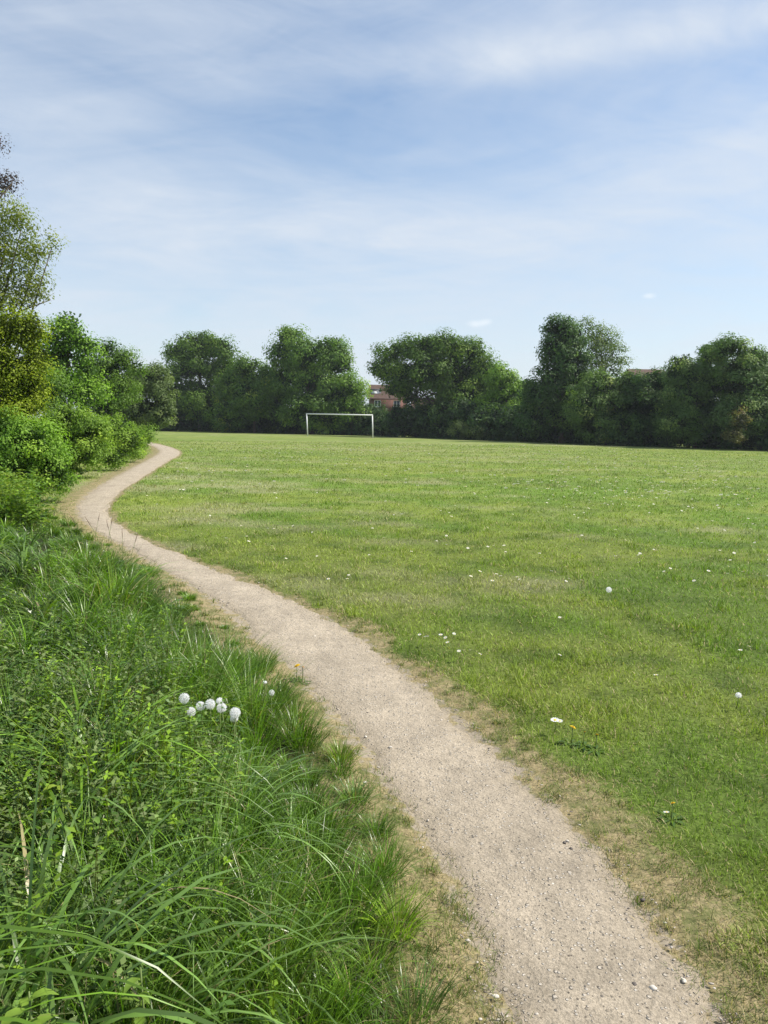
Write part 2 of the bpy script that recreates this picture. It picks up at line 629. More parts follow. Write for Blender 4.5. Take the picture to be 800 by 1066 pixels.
def dry_amt(x, y, s, hw):
    """worn, straw-coloured margin beside the path: 1 at the edge, 0 in the sward"""
    e = np.abs(s) - hw
    r = np.hypot(x, y)
    wr = 0.11 + 0.20 * (1 - sstep(3.5, 7.5, r)) + 0.24 * (vnoise(x, y, 1.3, 71, 2) - 0.45)
    wl = 0.26 + 0.14 * (vnoise(x, y, 1.7, 72, 2)) + 0.18 * sstep(5, 7, r) * (1 - sstep(10, 12, r)) + 0.16 * sstep(13, 18, r)
    wd = np.where(s > 0, wl, wr)
    wd = wd + 0.34 * (vnoise(x, y, 3.5, 75, 3) - 0.5)
    return np.clip(1.0 - e / np.maximum(wd, 0.06) * 0.62, 0, 1.0)


# ------------------------------------------------------------------ ground sheet
def build_ground():
    th = np.concatenate([np.linspace(-40, 40, 420), np.linspace(42, 318, 80)])
    rr = np.geomspace(0.25, 2500, 470)
    T, Rr = np.meshgrid(np.radians(th), rr)
    x = (Rr * np.sin(T)).ravel()
    y = (Rr * np.cos(T)).ravel()
    pf = path_field(x, y)
    z = H(x, y, pf)
    nt, nr = len(th), len(rr)
    V = np.stack([x, y, z], 1)
    V = np.vstack([V, [[0, 0, h1(0, 0)]]])
    i, j = np.meshgrid(np.arange(nr - 1), np.arange(nt), indexing='ij')
    a = i * nt + j
    b = i * nt + (j + 1) % nt
    q = np.stack([a, a + nt, b + nt, b], -1).reshape(-1, 4)
    fan = np.stack([np.full(nt, nr * nt), np.arange(nt), (np.arange(nt) + 1) % nt], 1)
    loops = np.concatenate([q.ravel(), fan.ravel()])
    sizes = np.concatenate([np.full(len(q), 4), np.full(len(fan), 3)])
    c = lawn_col(V[:, 0], V[:, 1])
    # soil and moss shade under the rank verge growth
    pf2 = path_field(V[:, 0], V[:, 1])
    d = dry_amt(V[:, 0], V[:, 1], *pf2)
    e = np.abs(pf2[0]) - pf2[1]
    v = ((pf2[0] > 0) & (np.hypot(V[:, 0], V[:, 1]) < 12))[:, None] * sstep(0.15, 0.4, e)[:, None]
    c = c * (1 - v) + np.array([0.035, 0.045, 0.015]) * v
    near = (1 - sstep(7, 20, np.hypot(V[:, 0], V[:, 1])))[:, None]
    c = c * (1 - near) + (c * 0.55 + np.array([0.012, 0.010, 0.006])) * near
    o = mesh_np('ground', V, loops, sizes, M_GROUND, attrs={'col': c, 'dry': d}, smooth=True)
    tag(o, kind='structure')


def build_path():
    nc = 17
    # refine lengthwise
    t = np.linspace(0, len(C0) - 1, 900)
    ip = lambda A: np.interp(t, np.arange(len(C0)), A)
    cx, cy, nx, ny, hw = ip(C0[:, 0]), ip(C0[:, 1]), ip(N0[:, 0]), ip(N0[:, 1]), ip(HW)
    k = np.linspace(-1, 1, nc)
    wob = lambda s: 0.15 * (vnoise(cx, cy, 2.2, s, 3) - 0.5) + 0.11 * (vnoise(cx, cy, 9, s + 5, 3) - 0.5)
    wl, wr = hw + wob(91) - 0.01, hw + wob(95) - 0.01
    w = np.where(k[None] > 0, k[None] * wl[:, None], k[None] * wr[:, None])
    x = (cx[:, None] + nx[:, None] * w).ravel()
    y = (cy[:, None] + ny[:, None] * w).ravel()
    e = np.repeat(np.abs(k)[None], len(t), 0).ravel()
    z = H(x, y) + 0.007 + 0.012 * (1 - e ** 2) - 0.010 * sstep(0.9, 1.0, e) + 0.006 * (vnoise(x, y, 6, 97, 2) - 0.5)
    V = np.stack([x, y, z], 1)
    i, j = np.meshgrid(np.arange(len(t) - 1), np.arange(nc - 1), indexing='ij')
    a = (i * nc + j).ravel()
    q = np.stack([a, a + 1, a + nc + 1, a + nc], 1)[:, ::-1]
    o = mesh_np('path', V, q.ravel(), np.full(len(q), 4), M_PATH, attrs={'edge': e}, smooth=True)
    tag(o, kind='structure')


build_ground()
build_path()


# ------------------------------------------------------------------ grass
def blades(name, P, L, W, az, lean, curl, segs, c, mat, parent=None, loc=None):
    n = len(P)
    d = np.stack([np.cos(az), np.sin(az), np.zeros(n)], 1)
    tw = az + rng.normal(0, 0.5, n)
    side = np.stack([-np.sin(tw), np.cos(tw), np.zeros(n)], 1)
    rows = []
    p = P.copy()
    for k in range(segs + 1):
        t = k / segs
        wk = W * (1.0 - t ** 1.8) * (0.65 + 0.9 * t * (1 - t)) + W * 0.05
        rows.append(p - side * wk[:, None] * 0.5)
        rows.append(p + side * wk[:, None] * 0.5)
        th = lean + curl * t
        p = p + (L / segs)[:, None] * (d * np.sin(th)[:, None] + np.array([0, 0, 1.0]) * np.cos(th)[:, None])
    V = np.stack(rows, 1).reshape(-1, 3)
    m = 2 * (segs + 1)
    base = (np.arange(n) * m)[:, None, None]
    f = np.array([[2 * k, 2 * k + 1, 2 * k + 3, 2 * k + 2] for k in range(segs)])[None]
    loops = (base + f).ravel()
    cc = np.repeat(c, m, axis=0)
    return mesh_np(name, V, loops, np.full(n * segs, 4), mat, parent, attrs={'col': cc}, smooth=True, loc=loc)


def margin_points(N):
    r = np.exp(rng.uniform(math.log(1.7), math.log(10), N * 8))
    a = np.radians(rng.uniform(-36, 34, N * 8))
    x, y = r * np.sin(a), r * np.cos(a)
    s, hw = path_field(x, y)
    e = np.abs(s) - hw
    k = (e > -0.02) & (e < 0.30)
    return x[k][:N], y[k][:N], r[k][:N], e[k][:N]


def build_lawn():
    N = 640000
    r = np.exp(rng.uniform(math.log(1.3), math.log(60), N))
    a = np.radians(rng.uniform(-36, 50, N))
    x, y = r * np.sin(a), r * np.cos(a)
    s, hw = path_field(x, y)
    e = np.abs(s) - hw
    d = dry_amt(x, y, s, hw)
    dn = np.clip(d + 0.5 * (vnoise(x, y, 9, 101, 3) - 0.5), 0, 1)
    right = s < 0
    far_left = (s > 0) & (r > 11)
    keep = (e > -0.03) & (right | far_left)
    # thin out over the bare margin
    keep &= rng.random(N) > np.clip((dn - 0.45) * 1.3, 0, 0.85)
    clump = vnoise(x, y, 3.2, 111, 3)
    keep &= rng.random(N) < 0.45 + 0.9 * clump
    x, y, r, d, dn, clump = [q[keep] for q in (x, y, r, d, dn, clump)]
    n = len(x)
    z = H(x, y) - 0.004
    hgt = (0.022 + 0.030 * rng.random(n) + 0.045 * sstep(0.5, 0.8, clump)) * (1 - 0.62 * sstep(0.25, 0.7, dn))
    hgt *= 1 + 0.25 * sstep(10, 40, r)
    wid = (0.0028 + 0.0020 * rng.random(n)) * np.maximum(1, r / 3.2) ** 0.85
    c = lawn_col(x, y)
    # individual blade tone
    u = rng.random(n)[:, None]
    c = c * (0.70 + 1.2 * rng.random((n, 1)) ** 1.3)
    c = c * (1 - 0.25 * u) + c * np.array([1.25, 1.05, 0.8]) * 0.25 * u
    straw = np.array([0.46, 0.37, 0.20]) * (0.7 + 0.5 * rng.random((n, 1)))
    isd = (rng.random(n) < 0.10 + 0.62 * sstep(0.15, 0.75, dn))[:, None]
    c = np.where(isd, straw, c)
    lean = rng.uniform(0.1, 1.15, n) + 0.4 * isd[:, 0]
    # little tufts creeping into the worn margins
    tx, ty, tr, te = margin_points(420)
    k = 26
    ii = np.repeat(np.arange(len(tx)), k)
    m = len(ii)
    ph = rng.uniform(0, 6.283, m)
    q = np.sqrt(rng.random(m)) * 0.035 * rng.uniform(0.6, 1.6, len(tx))[ii]
    x2, y2 = tx[ii] + np.cos(ph) * q, ty[ii] + np.sin(ph) * q
    c2 = np.array([0.115, 0.17, 0.03]) * rng.uniform(0.5, 1.5, (m, 1))
    s2 = rng.random(m) < 0.3
    c2[s2] = np.array([0.42, 0.35, 0.19]) * rng.uniform(0.6, 1.2, (s2.sum(), 1))
    x, y = np.r_[x, x2], np.r_[y, y2]
    z = np.r_[z, H(x2, y2) - 0.003]
    hgt = np.r_[hgt, rng.uniform(0.02, 0.055, m)]
    wid = np.r_[wid, rng.uniform(0.0022, 0.0036, m) * np.maximum(1, tr[ii] / 3.2) ** 0.85]
    lean = np.r_[lean, rng.uniform(0.2, 1.1, m)]
    c = np.vstack([c, c2])
    n = len(x)
    o = blades('lawn_grass', np.stack([x, y, z], 1), hgt, wid, rng.uniform(0, 6.283, n), lean, rng.uniform(0.2, 1.2, n), 2, c, M_BLADE)
    tag(o, 'short mown green grass of the playing field', 'grass', kind='stuff')


def build_dry_margin():
    """flattened dead stalks and thatch beside the path"""
    N = 150000
    r = np.exp(rng.uniform(math.log(1.4), math.log(16), N))
    a = np.radians(rng.uniform(-36, 34, N))
    x, y = r * np.sin(a), r * np.cos(a)
    s, hw = path_field(x, y)
    e = np.abs(s) - hw
    d = dry_amt(x, y, s, hw)
    pr = sstep(0.15, 0.6, d) * (1 - 0.35 * sstep(0.9, 1.0, d)) * (e > -0.10) * (0.25 + 0.75 * sstep(-0.10, 0.02, e)) * (0.4 + 0.8 * sstep(0.35, 0.6, vnoise(x, y, 4.5, 121, 3)))
    keep = rng.random(N) < pr
    x, y, r = x[keep], y[keep], r[keep]
    n = len(x)
    z = H(x, y) + 0.003
    L = rng.uniform(0.012, 0.045, n)
    W = (0.0016 + 0.0012 * rng.random(n)) * np.maximum(1, r / 3.2) ** 0.8
    t = rng.random((n, 1))
    c = np.array([0.50, 0.40, 0.23]) * (1 - t) + np.array([0.32, 0.25, 0.13]) * t
    c *= rng.uniform(0.6, 1.25, (n, 1))
    g = rng.random(n) < 0.10 + 0.55 * sstep(0.45, 0.65, vnoise(x, y, 6, 125, 2))
    c[g] = np.array([0.13, 0.17, 0.04]) * rng.uniform(0.6, 1.4, (g.sum(), 1))
    o = blades('dry_grass', np.stack([x, y, z], 1), L, W, rng.uniform(0, 6.283, n), rng.uniform(0.4, 1.45, n), rng.uniform(-0.2, 0.6, n), 2, c, M_BLADE)
    tag(o, 'straw coloured dead grass along the worn edges of the dirt path', 'dry grass', kind='stuff')


def verge_points(N, r0, r1, a0=-48, a1=18):
    r = np.exp(rng.uniform(math.log(r0), math.log(r1), N))
    a = np.radians(rng.uniform(a0, a1, N))
    x, y = r * np.sin(a), r * np.cos(a)
    s, hw = path_field(x, y)
    return x, y, r, s - hw


def build_verge():
    """rank uncut grass on the left of the path: a low sward, fine tufts at its edge, coarse arching tussocks inside"""
    PP, LL, WW, AZ, LE, CU, CC = [], [], [], [], [], [], []

    def add(px, py, L, W, az, lean, curl, c):
        PP.append(np.stack([px, py, H(px, py) - 0.01], 1))
        LL.append(L), WW.append(W), AZ.append(az), LE.append(lean), CU.append(curl), CC.append(c)

    FR, BL, DP, YG = [np.array(q) for q in ((0.150, 0.275, 0.020), (0.150, 0.245, 0.058), (0.040, 0.088, 0.010), (0.20, 0.30, 0.025))]
    # low sward
    x, y, r, e = verge_points(95000, 1.2, 15)
    edge = 0.09 + 0.02 * (1 - sstep(3, 5, r)) + 0.26 * (vnoise(x, y, 2.2, 131, 3) - 0.35)
    k = (e > edge) & (y > 0.6)
    x, y, r, e, edge = x[k], y[k], r[k], e[k], edge[k]
    n = len(x)
    L = (0.05 + 0.07 * sstep(0.0, 0.5, e - edge) + 0.07 * sstep(0.4, 1.2, e)) * rng.uniform(0.5, 1.4, n)
    c = np.where(rng.random((n, 1)) < 0.2, FR, DP) * rng.uniform(0.5, 1.4, (n, 1))
    st = rng.random(n) < 0.05 + 0.35 * (1 - sstep(0.02, 0.25, e - edge))
    c[st] = np.array([0.40, 0.33, 0.17]) * rng.uniform(0.5, 1.1, (st.sum(), 1))
    add(x, y, L, (0.0026 + 0.0014 * rng.random(n)) * np.maximum(1, r / 3) ** 0.8, rng.uniform(0, 6.283, n), rng.uniform(0.1, 1.1, n), rng.uniform(0.2, 1.3, n), c)
    # tufts
    for (N, coarse, nbl) in ((900, 0, 170), (520, 1, 50)):
        x, y, r, e = verge_points(N * 3, 1.65, 15)
        k = (e > (0.15 + 0.03 * (1 - sstep(3, 5, r)) if not coarse else 0.55) + 0.16 * (vnoise(x, y, 2.2, 133, 2) - 0.4)) & (y > 0.8)
        if not coarse:
            k &= rng.random(len(x)) < 1.0 - 0.75 * sstep(0.7, 1.3, e)
        x, y, r, e = x[k], y[k], r[k], e[k]
        # keep tufts apart so that each reads as a tuft
        order = np.argsort(rng.random(len(x)))
        keep = []
        for i in order:
            gap = (0.125 if not coarse else 0.20) * max(1, r[i] / 3.5) ** 0.75
            if all((x[i] - x[j]) ** 2 + (y[i] - y[j]) ** 2 > gap * gap for j in keep):
                keep.append(i)
        keep = np.array(keep)
        x, y, r, e = x[keep], y[keep], r[keep], e[keep]
        M = len(x)
        # taller and shorter stands
        size = rng.uniform(0.65, 1.3, M) * (0.45 + 1.1 * sstep(0.25, 0.75, vnoise(x, y, 1.5, 6, 2))) * (1 - 0.45 * sstep(6.5, 9, r))
        nb = (nbl * rng.uniform(0.6, 1.3, M)).astype(int)
        idx = np.repeat(np.arange(M), nb)
        n = len(idx)
        if coarse:
            Lc = (0.25 + 0.28 * sstep(0.5, 1.3, e)) * size * (1 - 0.25 * sstep(2.4, 3.2, y) * (1 - sstep(5.0, 7.0, y)))
            W0 = (0.0095 + 0.0095 * rng.random(M))[idx] * rng.uniform(0.6, 1.2, n)
            rad = 0.045 * size
        else:
            Lc = (0.11 + 0.16 * sstep(0.05, 0.8, e)) * size
            W0 = 0.0032 + 0.0020 * rng.random(n)
            rad = 0.055 * size
        ph = rng.uniform(0, 6.283, n)
        q = np.sqrt(rng.random(n))
        rr_ = rad[idx] * np.maximum(1, r[idx] / 5) ** 0.5
        px, py = x[idx] + np.cos(ph) * q * rr_, y[idx] + np.sin(ph) * q * rr_
        bias = rng.uniform(0.05, 0.5, M)[idx]
        ba = rng.normal(-0.3, 0.7, M)[idx]
        az = np.arctan2(np.sin(ph) + bias * np.sin(ba), np.cos(ph) + bias * np.cos(ba)) + rng.normal(0, 0.35, n)
        L = Lc[idx] * rng.uniform(0.55, 1.15, n)
        lean = 0.05 + 0.55 * q * rng.uniform(0.5, 1.2, n)
        curl = rng.uniform(0.6, 1.5, n) + (0.7 + 1.2 * rng.random(n) if coarse else 0)
        t = rng.random((M, 1)) ** 0.7
        base = np.where(rng.random((M, 1)) < (0.75 if coarse else 0.08), BL, np.where(rng.random((M, 1)) < 0.3, YG, FR))
        cM = (base * (1 - 0.6 * t) + DP * 0.6 * t) * rng.uniform(0.8, 1.3, (M, 1))
        c = cM[idx] * (0.55 + 1.15 * rng.random((n, 1)) ** 1.5)
        st = rng.random(n) < (0.012 if coarse else 0.04)
        c[st] = np.array([0.42, 0.35, 0.18]) * rng.uniform(0.6, 1.1, (st.sum(), 1))
        add(px, py, L, W0 * np.maximum(1, r[idx] / 3.2) ** 0.7, az, lean, curl, c)
    cat = lambda A: np.concatenate(A[:2])
    o = blades('long_grass', cat(PP), cat(LL), cat(WW), cat(AZ), cat(LE), cat(CU), 4, cat(CC), M_LONG)
    tag(o, 'fine rank green grass in soft tufts on the verge left of the dirt path', 'long grass', kind='stuff')
    o = blades('tussock_grass', PP[2], LL[2], WW[2], AZ[2], LE[2], CU[2], 8, CC[2], M_LONG)
    tag(o, 'coarse broad bladed grass arching in tussocks across the left verge', 'tussock grass', kind='stuff')


def leaf_quads(P, Dn, Nn, S, aspect=0.5, fold=0.12):
    """pointed leaves: base, side, tip, side"""
    Nn = Nn / np.linalg.norm(Nn, axis=1)[:, None]
    Dn = Dn - Nn * (Dn * Nn).sum(1)[:, None]
    Dn /= np.linalg.norm(Dn, axis=1)[:, None] + 1e-9
    Sd = np.cross(Nn, Dn)
    S = S[:, None]
    a = P
    b = P + Dn * S * 0.45 + Sd * S * aspect * 0.5 + Nn * S * fold
    cc = P + Dn * S
    d = P + Dn * S * 0.45 - Sd * S * aspect * 0.5 + Nn * S * fold
    V = np.stack([a, b, cc, d], 1).reshape(-1, 3)
    return V


def rand_dirs(n):
    v = rng.normal(size=(n, 3))
    return v / np.linalg.norm(v, axis=1)[:, None]


def weeds(name, x, y, hmin, hmax, leaf, colors, label, cat, mat, pairs=8, droop=0.3):
    n = len(x)
    z = H(x, y)
    hh = rng.uniform(hmin, hmax, n)
    rr = np.hypot(x, y)
    V, C = [], []
    lean = rng.normal(0, 0.16, (n, 2))
    ci = rng.integers(0, len(colors), n)
    if n > 3000:
        # each kind grows in a patch of its own
        pn = vnoise(x, y, 1.4, 155, 2) * 1.6 - 0.3 + rng.normal(0, 0.12, n)
        ci = np.clip((pn * len(colors)).astype(int), 0, len(colors) - 1)
        hh = hh * (0.55 + 0.8 * sstep(0.25, 0.75, vnoise(x, y, 1.1, 156, 2)))
    cc = np.array(colors)[ci] * rng.uniform(0.75, 1.3, (n, 1))
    for k in range(pairs):
        f = (k + 1) / pairs
        px = x + lean[:, 0] * hh * f * f * 1.5
        py = y + lean[:, 1] * hh * f * f * 1.5
        pz = z + hh * (0.15 + 0.85 * f)
        a0 = k * 1.57 + rng.uniform(-0.3, 0.3, n)
        for sgn in (0, math.pi, 1.57 if k == pairs - 1 else None):
            if sgn is None:
                continue
            a = a0 + sgn
            up = rng.uniform(-droop, 0.5, n)
            D = np.stack([np.cos(a), np.sin(a), up], 1)
            Nn = np.stack([-np.cos(a) * up, -np.sin(a) * up, np.ones(n)], 1) + rng.normal(0, 0.25, (n, 3))
            S = leaf * rng.uniform(0.6, 1.15, n) * (1.15 - 0.55 * f) * np.maximum(1, rr / 6) ** 0.5
            V.append(leaf_quads(np.stack([px, py, pz], 1), D, Nn, S, 0.5, 0.10))
            C.append(np.repeat(cc * rng.uniform(0.8, 1.2, (n, 1)), 4, 0))
    V = np.vstack(V)
    C = np.vstack(C)
    m = len(V) // 4
    # stems as thin three-sided strips
    SV, SC = [], []
    for ang in (0, 2.1):
        w = 0.0022
        d = np.array([math.cos(ang) * w, math.sin(ang) * w, 0])
        b = np.stack([x, y, z], 1)
        t = np.stack([x + lean[:, 0] * hh * 1.5, y + lean[:, 1] * hh * 1.5, z + hh], 1)
        SV.append(np.stack([b - d, b + d, t + d * 0.5, t - d * 0.5], 1).reshape(-1, 3))
        SC.append(np.repeat(cc * np.array([1.2, 0.9, 0.9]), 4, 0))
    V = np.vstack([V] + SV)
    C = np.vstack([C] + SC)
    m = len(V) // 4
    o = mesh_np(name, V, np.arange(m * 4), np.full(m, 4), mat, attrs={'col': C})
    if label:
        tag(o, label, cat, kind='stuff')
    return o


def build_weeds():
    N = 15000
    r = np.exp(rng.uniform(math.log(1.4), math.log(13), N))
    a = np.radians(rng.uniform(-48, 2, N))
    x, y = r * np.sin(a), r * np.cos(a)
    s, hw = path_field(x, y)
    e = s - hw
    pr = sstep(0.55, 1.0, e) * (0.10 + 0.9 * sstep(0.48, 0.62, vnoise(x, y, 0.75, 151, 2))) * (y > 1.0)
    pr = pr * (0.35 + 0.65 * sstep(2.0, 2.8, y) * (1 - sstep(5.5, 8.0, y)))
    keep = rng.random(N) < pr * 0.62
    weeds('verge_weeds', x[keep], y[keep], 0.14, 0.38, 0.042,
          [(0.10, 0.185, 0.028), (0.15, 0.215, 0.06), (0.07, 0.14, 0.025), (0.16, 0.21, 0.075), (0.19, 0.31, 0.025)],
          'small leaved grey green weeds tangled through the long verge grass', 'weeds', M_WEED)
    # bright nettle growth in front of the brambles
    N = 4200
    P = []
    for _ in range(N):
        px, py = random.uniform(-90, 95), random.uniform(497, 566)
        g = G(px, py)
        P.append(g[:2])
    P = np.array(P)
    s, hw = path_field(P[:, 0], P[:, 1])
    k = (s - hw > 0.75) & (rng.random(N) < 0.30 + 0.7 * sstep(0.9, 2.2, s - hw))
    P = P[k]
    weeds('nettle_patch', P[:, 0], P[:, 1], 0.35, 0.75, 0.085,
          [(0.16, 0.26, 0.03), (0.12, 0.21, 0.03), (0.20, 0.28, 0.035), (0.09, 0.17, 0.03)],
          'bright yellow green leafy nettles in front of the bramble bushes', 'nettles', M_WEED, pairs=7)


build_lawn()
build_dry_margin()
build_verge()
build_weeds()


# ------------------------------------------------------------------ trees and bushes
def crown_mesh(name, lobes, base, leaf, cr, per, colors, parent, density=1.0, aspect=0.7, inner=0.5, up=0.45, ground=True, core=1.0):
    """lobes: (centre xyz, radii xyz). Leaves gather in clusters spread through every lobe."""
    PV, PC = [], []
    cents = []
    for (c, rad) in lobes:
        c = np.array(c)
        rad = np.array(rad)
        area = 4 * math.pi * ((rad[0] * rad[1]) ** 1.6 / 3 + (rad[0] * rad[2]) ** 1.6 / 3 + (rad[1] * rad[2]) ** 1.6 / 3) ** (1 / 1.6)
        k = max(5, int(density * area / (math.pi * cr * cr) * 1.2))
        dd = rand_dirs(k)
        # a lumpy, broken outline
        rr = rng.uniform(max(inner, 0.62) if core else inner, 1.0, k) ** 0.5
        lump = 0.80 + 0.38 * vnoise(dd[:, 0] * 3 + c[0], dd[:, 1] * 3 + dd[:, 2] * 4 + c[1], 1.0, 3, 2)
        cc = c + dd * rad * (rr * lump)[:, None]
        if ground:
            cc = cc[cc[:, 2] > base + 0.1]
            dd = (cc - c) / rad
        cents.append(cc)
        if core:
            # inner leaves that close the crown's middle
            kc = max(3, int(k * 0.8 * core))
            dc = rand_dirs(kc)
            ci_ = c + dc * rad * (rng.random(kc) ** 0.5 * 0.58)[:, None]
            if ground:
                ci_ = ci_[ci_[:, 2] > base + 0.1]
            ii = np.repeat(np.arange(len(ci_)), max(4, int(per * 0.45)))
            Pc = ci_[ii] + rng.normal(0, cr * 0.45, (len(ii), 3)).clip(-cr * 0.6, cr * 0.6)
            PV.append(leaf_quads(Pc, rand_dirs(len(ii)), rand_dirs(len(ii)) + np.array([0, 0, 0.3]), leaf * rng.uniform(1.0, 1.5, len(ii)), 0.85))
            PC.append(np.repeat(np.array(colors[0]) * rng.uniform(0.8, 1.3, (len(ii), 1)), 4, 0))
        m = len(cc)
        if m == 0:
            continue
        crs = cr * rng.uniform(0.55, 1.4, m)
        npc = np.maximum(4, (per * rng.uniform(0.6, 1.3, m) * (crs / cr) ** 2)).astype(int)
        idx = np.repeat(np.arange(m), npc)
        n = len(idx)
        off = rand_dirs(n) * (rng.random(n) ** 0.45 * crs[idx])[:, None] * np.array([1.1, 1.1, 0.8])
        P = cc[idx] + off
        outc = off / (np.linalg.norm(off, axis=1)[:, None] + 1e-6)
        outl = dd[idx]
        Nn = 0.75 * outc + 0.3 * outl + np.array([0, 0, up]) + rng.normal(0, 0.24, (n, 3))
        D = rand_dirs(n) + np.array([0, 0, -0.25]) + 0.6 * outc
        S = leaf * rng.uniform(0.6, 1.3, n)
        tone = rng.random((m, 1)) * 0.75 + 0.25 * vnoise(cc[:, 0], cc[:, 2] + cc[:, 1], 0.5, 9, 2)[:, None]
        c1, c2, c3 = [np.array(q) * np.array([2.35, 2.3, 1.75]) for q in colors]
        cl = c1 * (1 - tone) + c2 * tone
        hi = rng.random(m) < 0.10
        cl[hi] = c3
        C = cl[idx] * (0.72 + 0.56 * rng.random((n, 1)))
        PV.append(leaf_quads(P, D, Nn, S, aspect))
        PC.append(np.repeat(C, 4, 0))
    V = np.vstack(PV)
    C = np.vstack(PC)
    V[:, 2] = np.maximum(V[:, 2], base + 0.02)
    m = len(V) // 4
    return mesh_np(name, V, np.arange(4 * m), np.full(m, 4), M_LEAF, parent, attrs={'col': C}), np.vstack(cents)


def jitter_line(a, b, k, amt):
    a, b = np.array(a, float), np.array(b, float)
    pts = []
    for i in range(k + 1):
        t = i / k
        p = a * (1 - t) + b * t
        if 0 < i:
            p = p + rng.normal(0, amt, 3) * (0.5 + t)
        pts.append(p)
    return pts


def plant(name, label, cat, Y, lobes_px, leaf, cr, per, colors, trunk=True, density=1.0, depth=0.9, group=None, base_px=None,
          inner=0.5, trunk_r=None, twigs=0, crown_name='crown', aspect=0.7, up=0.45, core=1.0):
    """a tree or bush at depth Y; its crown's lobes as (px, py, half width px, half height px)"""
    sc = Y / F
    if Y > 55:
        leaf, per, cr = leaf * 0.76, per * 2.9, cr * 1.15
        colors = [tuple(v * 0.92 for v in q) for q in colors]
    else:
        leaf, per, cr = leaf * 0.60, per * 3.6, cr * 1.2
        colors = [tuple(v * 1.1 for v in q) for q in colors]
    bx = base_px if base_px is not None else sum(l[0] for l in lobes_px) / len(lobes_px)
    root = at(bx, 450, Y)
    gz = h1(root[0], Y)
    e = empty(name, (root[0], Y, gz), label, cat, group)
    lobes = []
    for i, l in enumerate(lobes_px):
        px, py, rx, ry = l[:4]
        dy = l[4] if len(l) > 4 else rng.uniform(-0.35, 0.35) * rx * sc
        c = at(px, py, Y + dy) - np.array([root[0], Y, gz])
        lobes.append((c, (rx * sc, rx * sc * depth, ry * sc)))
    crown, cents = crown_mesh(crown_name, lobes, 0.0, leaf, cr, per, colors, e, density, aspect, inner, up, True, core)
    if trunk:
        mb = MB()
        top = max(c[2] for c, r in lobes)
        cen = np.mean([c for c, r in lobes], 0)
        h = top
        tr = trunk_r or max(0.08, h * 0.022)
        spine = jitter_line((0, 0, -0.1), (cen[0] * 0.6, cen[1] * 0.6, h * 0.92), 6, h * 0.012)
        mb.tube(spine, [tr * 1.25, tr, tr * 0.85, tr * 0.65, tr * 0.48, tr * 0.3, tr * 0.12], 8)
        for c, r in lobes:
            k = random.choice([1, 2, 3])
            st = np.array(spine[k])
            if c[2] < st[2]:
                st = np.array(spine[1])
            mb.tube(jitter_line(st, c, 3, h * 0.015), [tr * 0.45, tr * 0.32, tr * 0.2, tr * 0.07], 6)
        for _ in range(twigs):
            c = cents[rng.integers(len(cents))]
            k = random.choice([2, 3, 4])
            mb.tube(jitter_line(spine[k], c, 4, h * 0.012), [tr * 0.22, tr * 0.14, tr * 0.09, tr * 0.05, tr * 0.02], 5)
        mb.build('trunk', M_BARK, e, smooth=True)
    return e


OAK = ((0.035, 0.068, 0.014), (0.062, 0.103, 0.020), (0.085, 0.13, 0.024))
DARK = ((0.022, 0.048, 0.016), (0.038, 0.072, 0.022), (0.06, 0.10, 0.03))
FRESH = ((0.055, 0.105, 0.02), (0.095, 0.155, 0.03), (0.14, 0.20, 0.035))
LIME = ((0.055, 0.105, 0.018), (0.09, 0.15, 0.025), (0.12, 0.185, 0.03))
OLIVE = ((0.068, 0.092, 0.010), (0.108, 0.138, 0.012), (0.14, 0.17, 0.015))
WILLOW = ((0.045, 0.068, 0.03), (0.07, 0.096, 0.042), (0.085, 0.11, 0.05))
GREY = ((0.05, 0.078, 0.035), (0.078, 0.108, 0.045), (0.10, 0.13, 0.05))
COPPER = ((0.02, 0.014, 0.018), (0.03, 0.02, 0.024), (0.04, 0.028, 0.03))
BRAM = ((0.05, 0.09, 0.016), (0.092, 0.142, 0.024), (0.125, 0.175, 0.03))

FAR = 'trees along the far side of the field'
# far belt, left to right; depths follow the field's far edge
plant('dark_oak', 'broad flat topped oak furthest left in the far tree belt', 'tree', 103,
      [(186, 366, 17, 13), (207, 358, 26, 11), (232, 364, 17, 12), (200, 383, 32, 18), (235, 388, 26, 18), (185, 408, 26, 22), (215, 418, 32, 24), (250, 410, 18, 22), (172, 432, 16, 16)],
      0.34, 0.85, 40, OAK, group=FAR, twigs=8)
plant('maple_tree', 'lower rounded maple between the flat topped oak and the goal, spreading to the right', 'tree', 98,
      [(258, 386, 20, 15), (277, 395, 22, 16), (243, 402, 20, 18), (262, 412, 32, 22), (292, 412, 22, 18), (240, 430, 26, 18), (285, 432, 24, 16)],
      0.33, 0.8, 40, ((0.04, 0.078, 0.018), (0.068, 0.112, 0.024), (0.12, 0.15, 0.03)), group=FAR, twigs=6)
plant('tall_maple', 'tall broad tree behind the goal with a narrow bump on its crown top', 'tree', 96,
      [(303, 353, 17, 13), (293, 366, 15, 12), (318, 370, 26, 18), (343, 364, 22, 14), (352, 382, 16, 20), (326, 396, 34, 24), (300, 392, 20, 22), (350, 410, 22, 20), (318, 425, 30, 20), (345, 433, 24, 14)],
      0.33, 0.85, 42, ((0.042, 0.082, 0.018), (0.072, 0.122, 0.024), (0.10, 0.155, 0.03)), group=FAR, twigs=8)
plant('young_tree', 'small light green tree to the right behind the goal crossbar, beside the red brick house', 'tree', 95,
      [(362, 402, 13, 14), (370, 410, 13, 15), (360, 425, 18, 16), (374, 432, 11, 11)],
      0.30, 0.7, 36, FRESH, group=FAR)
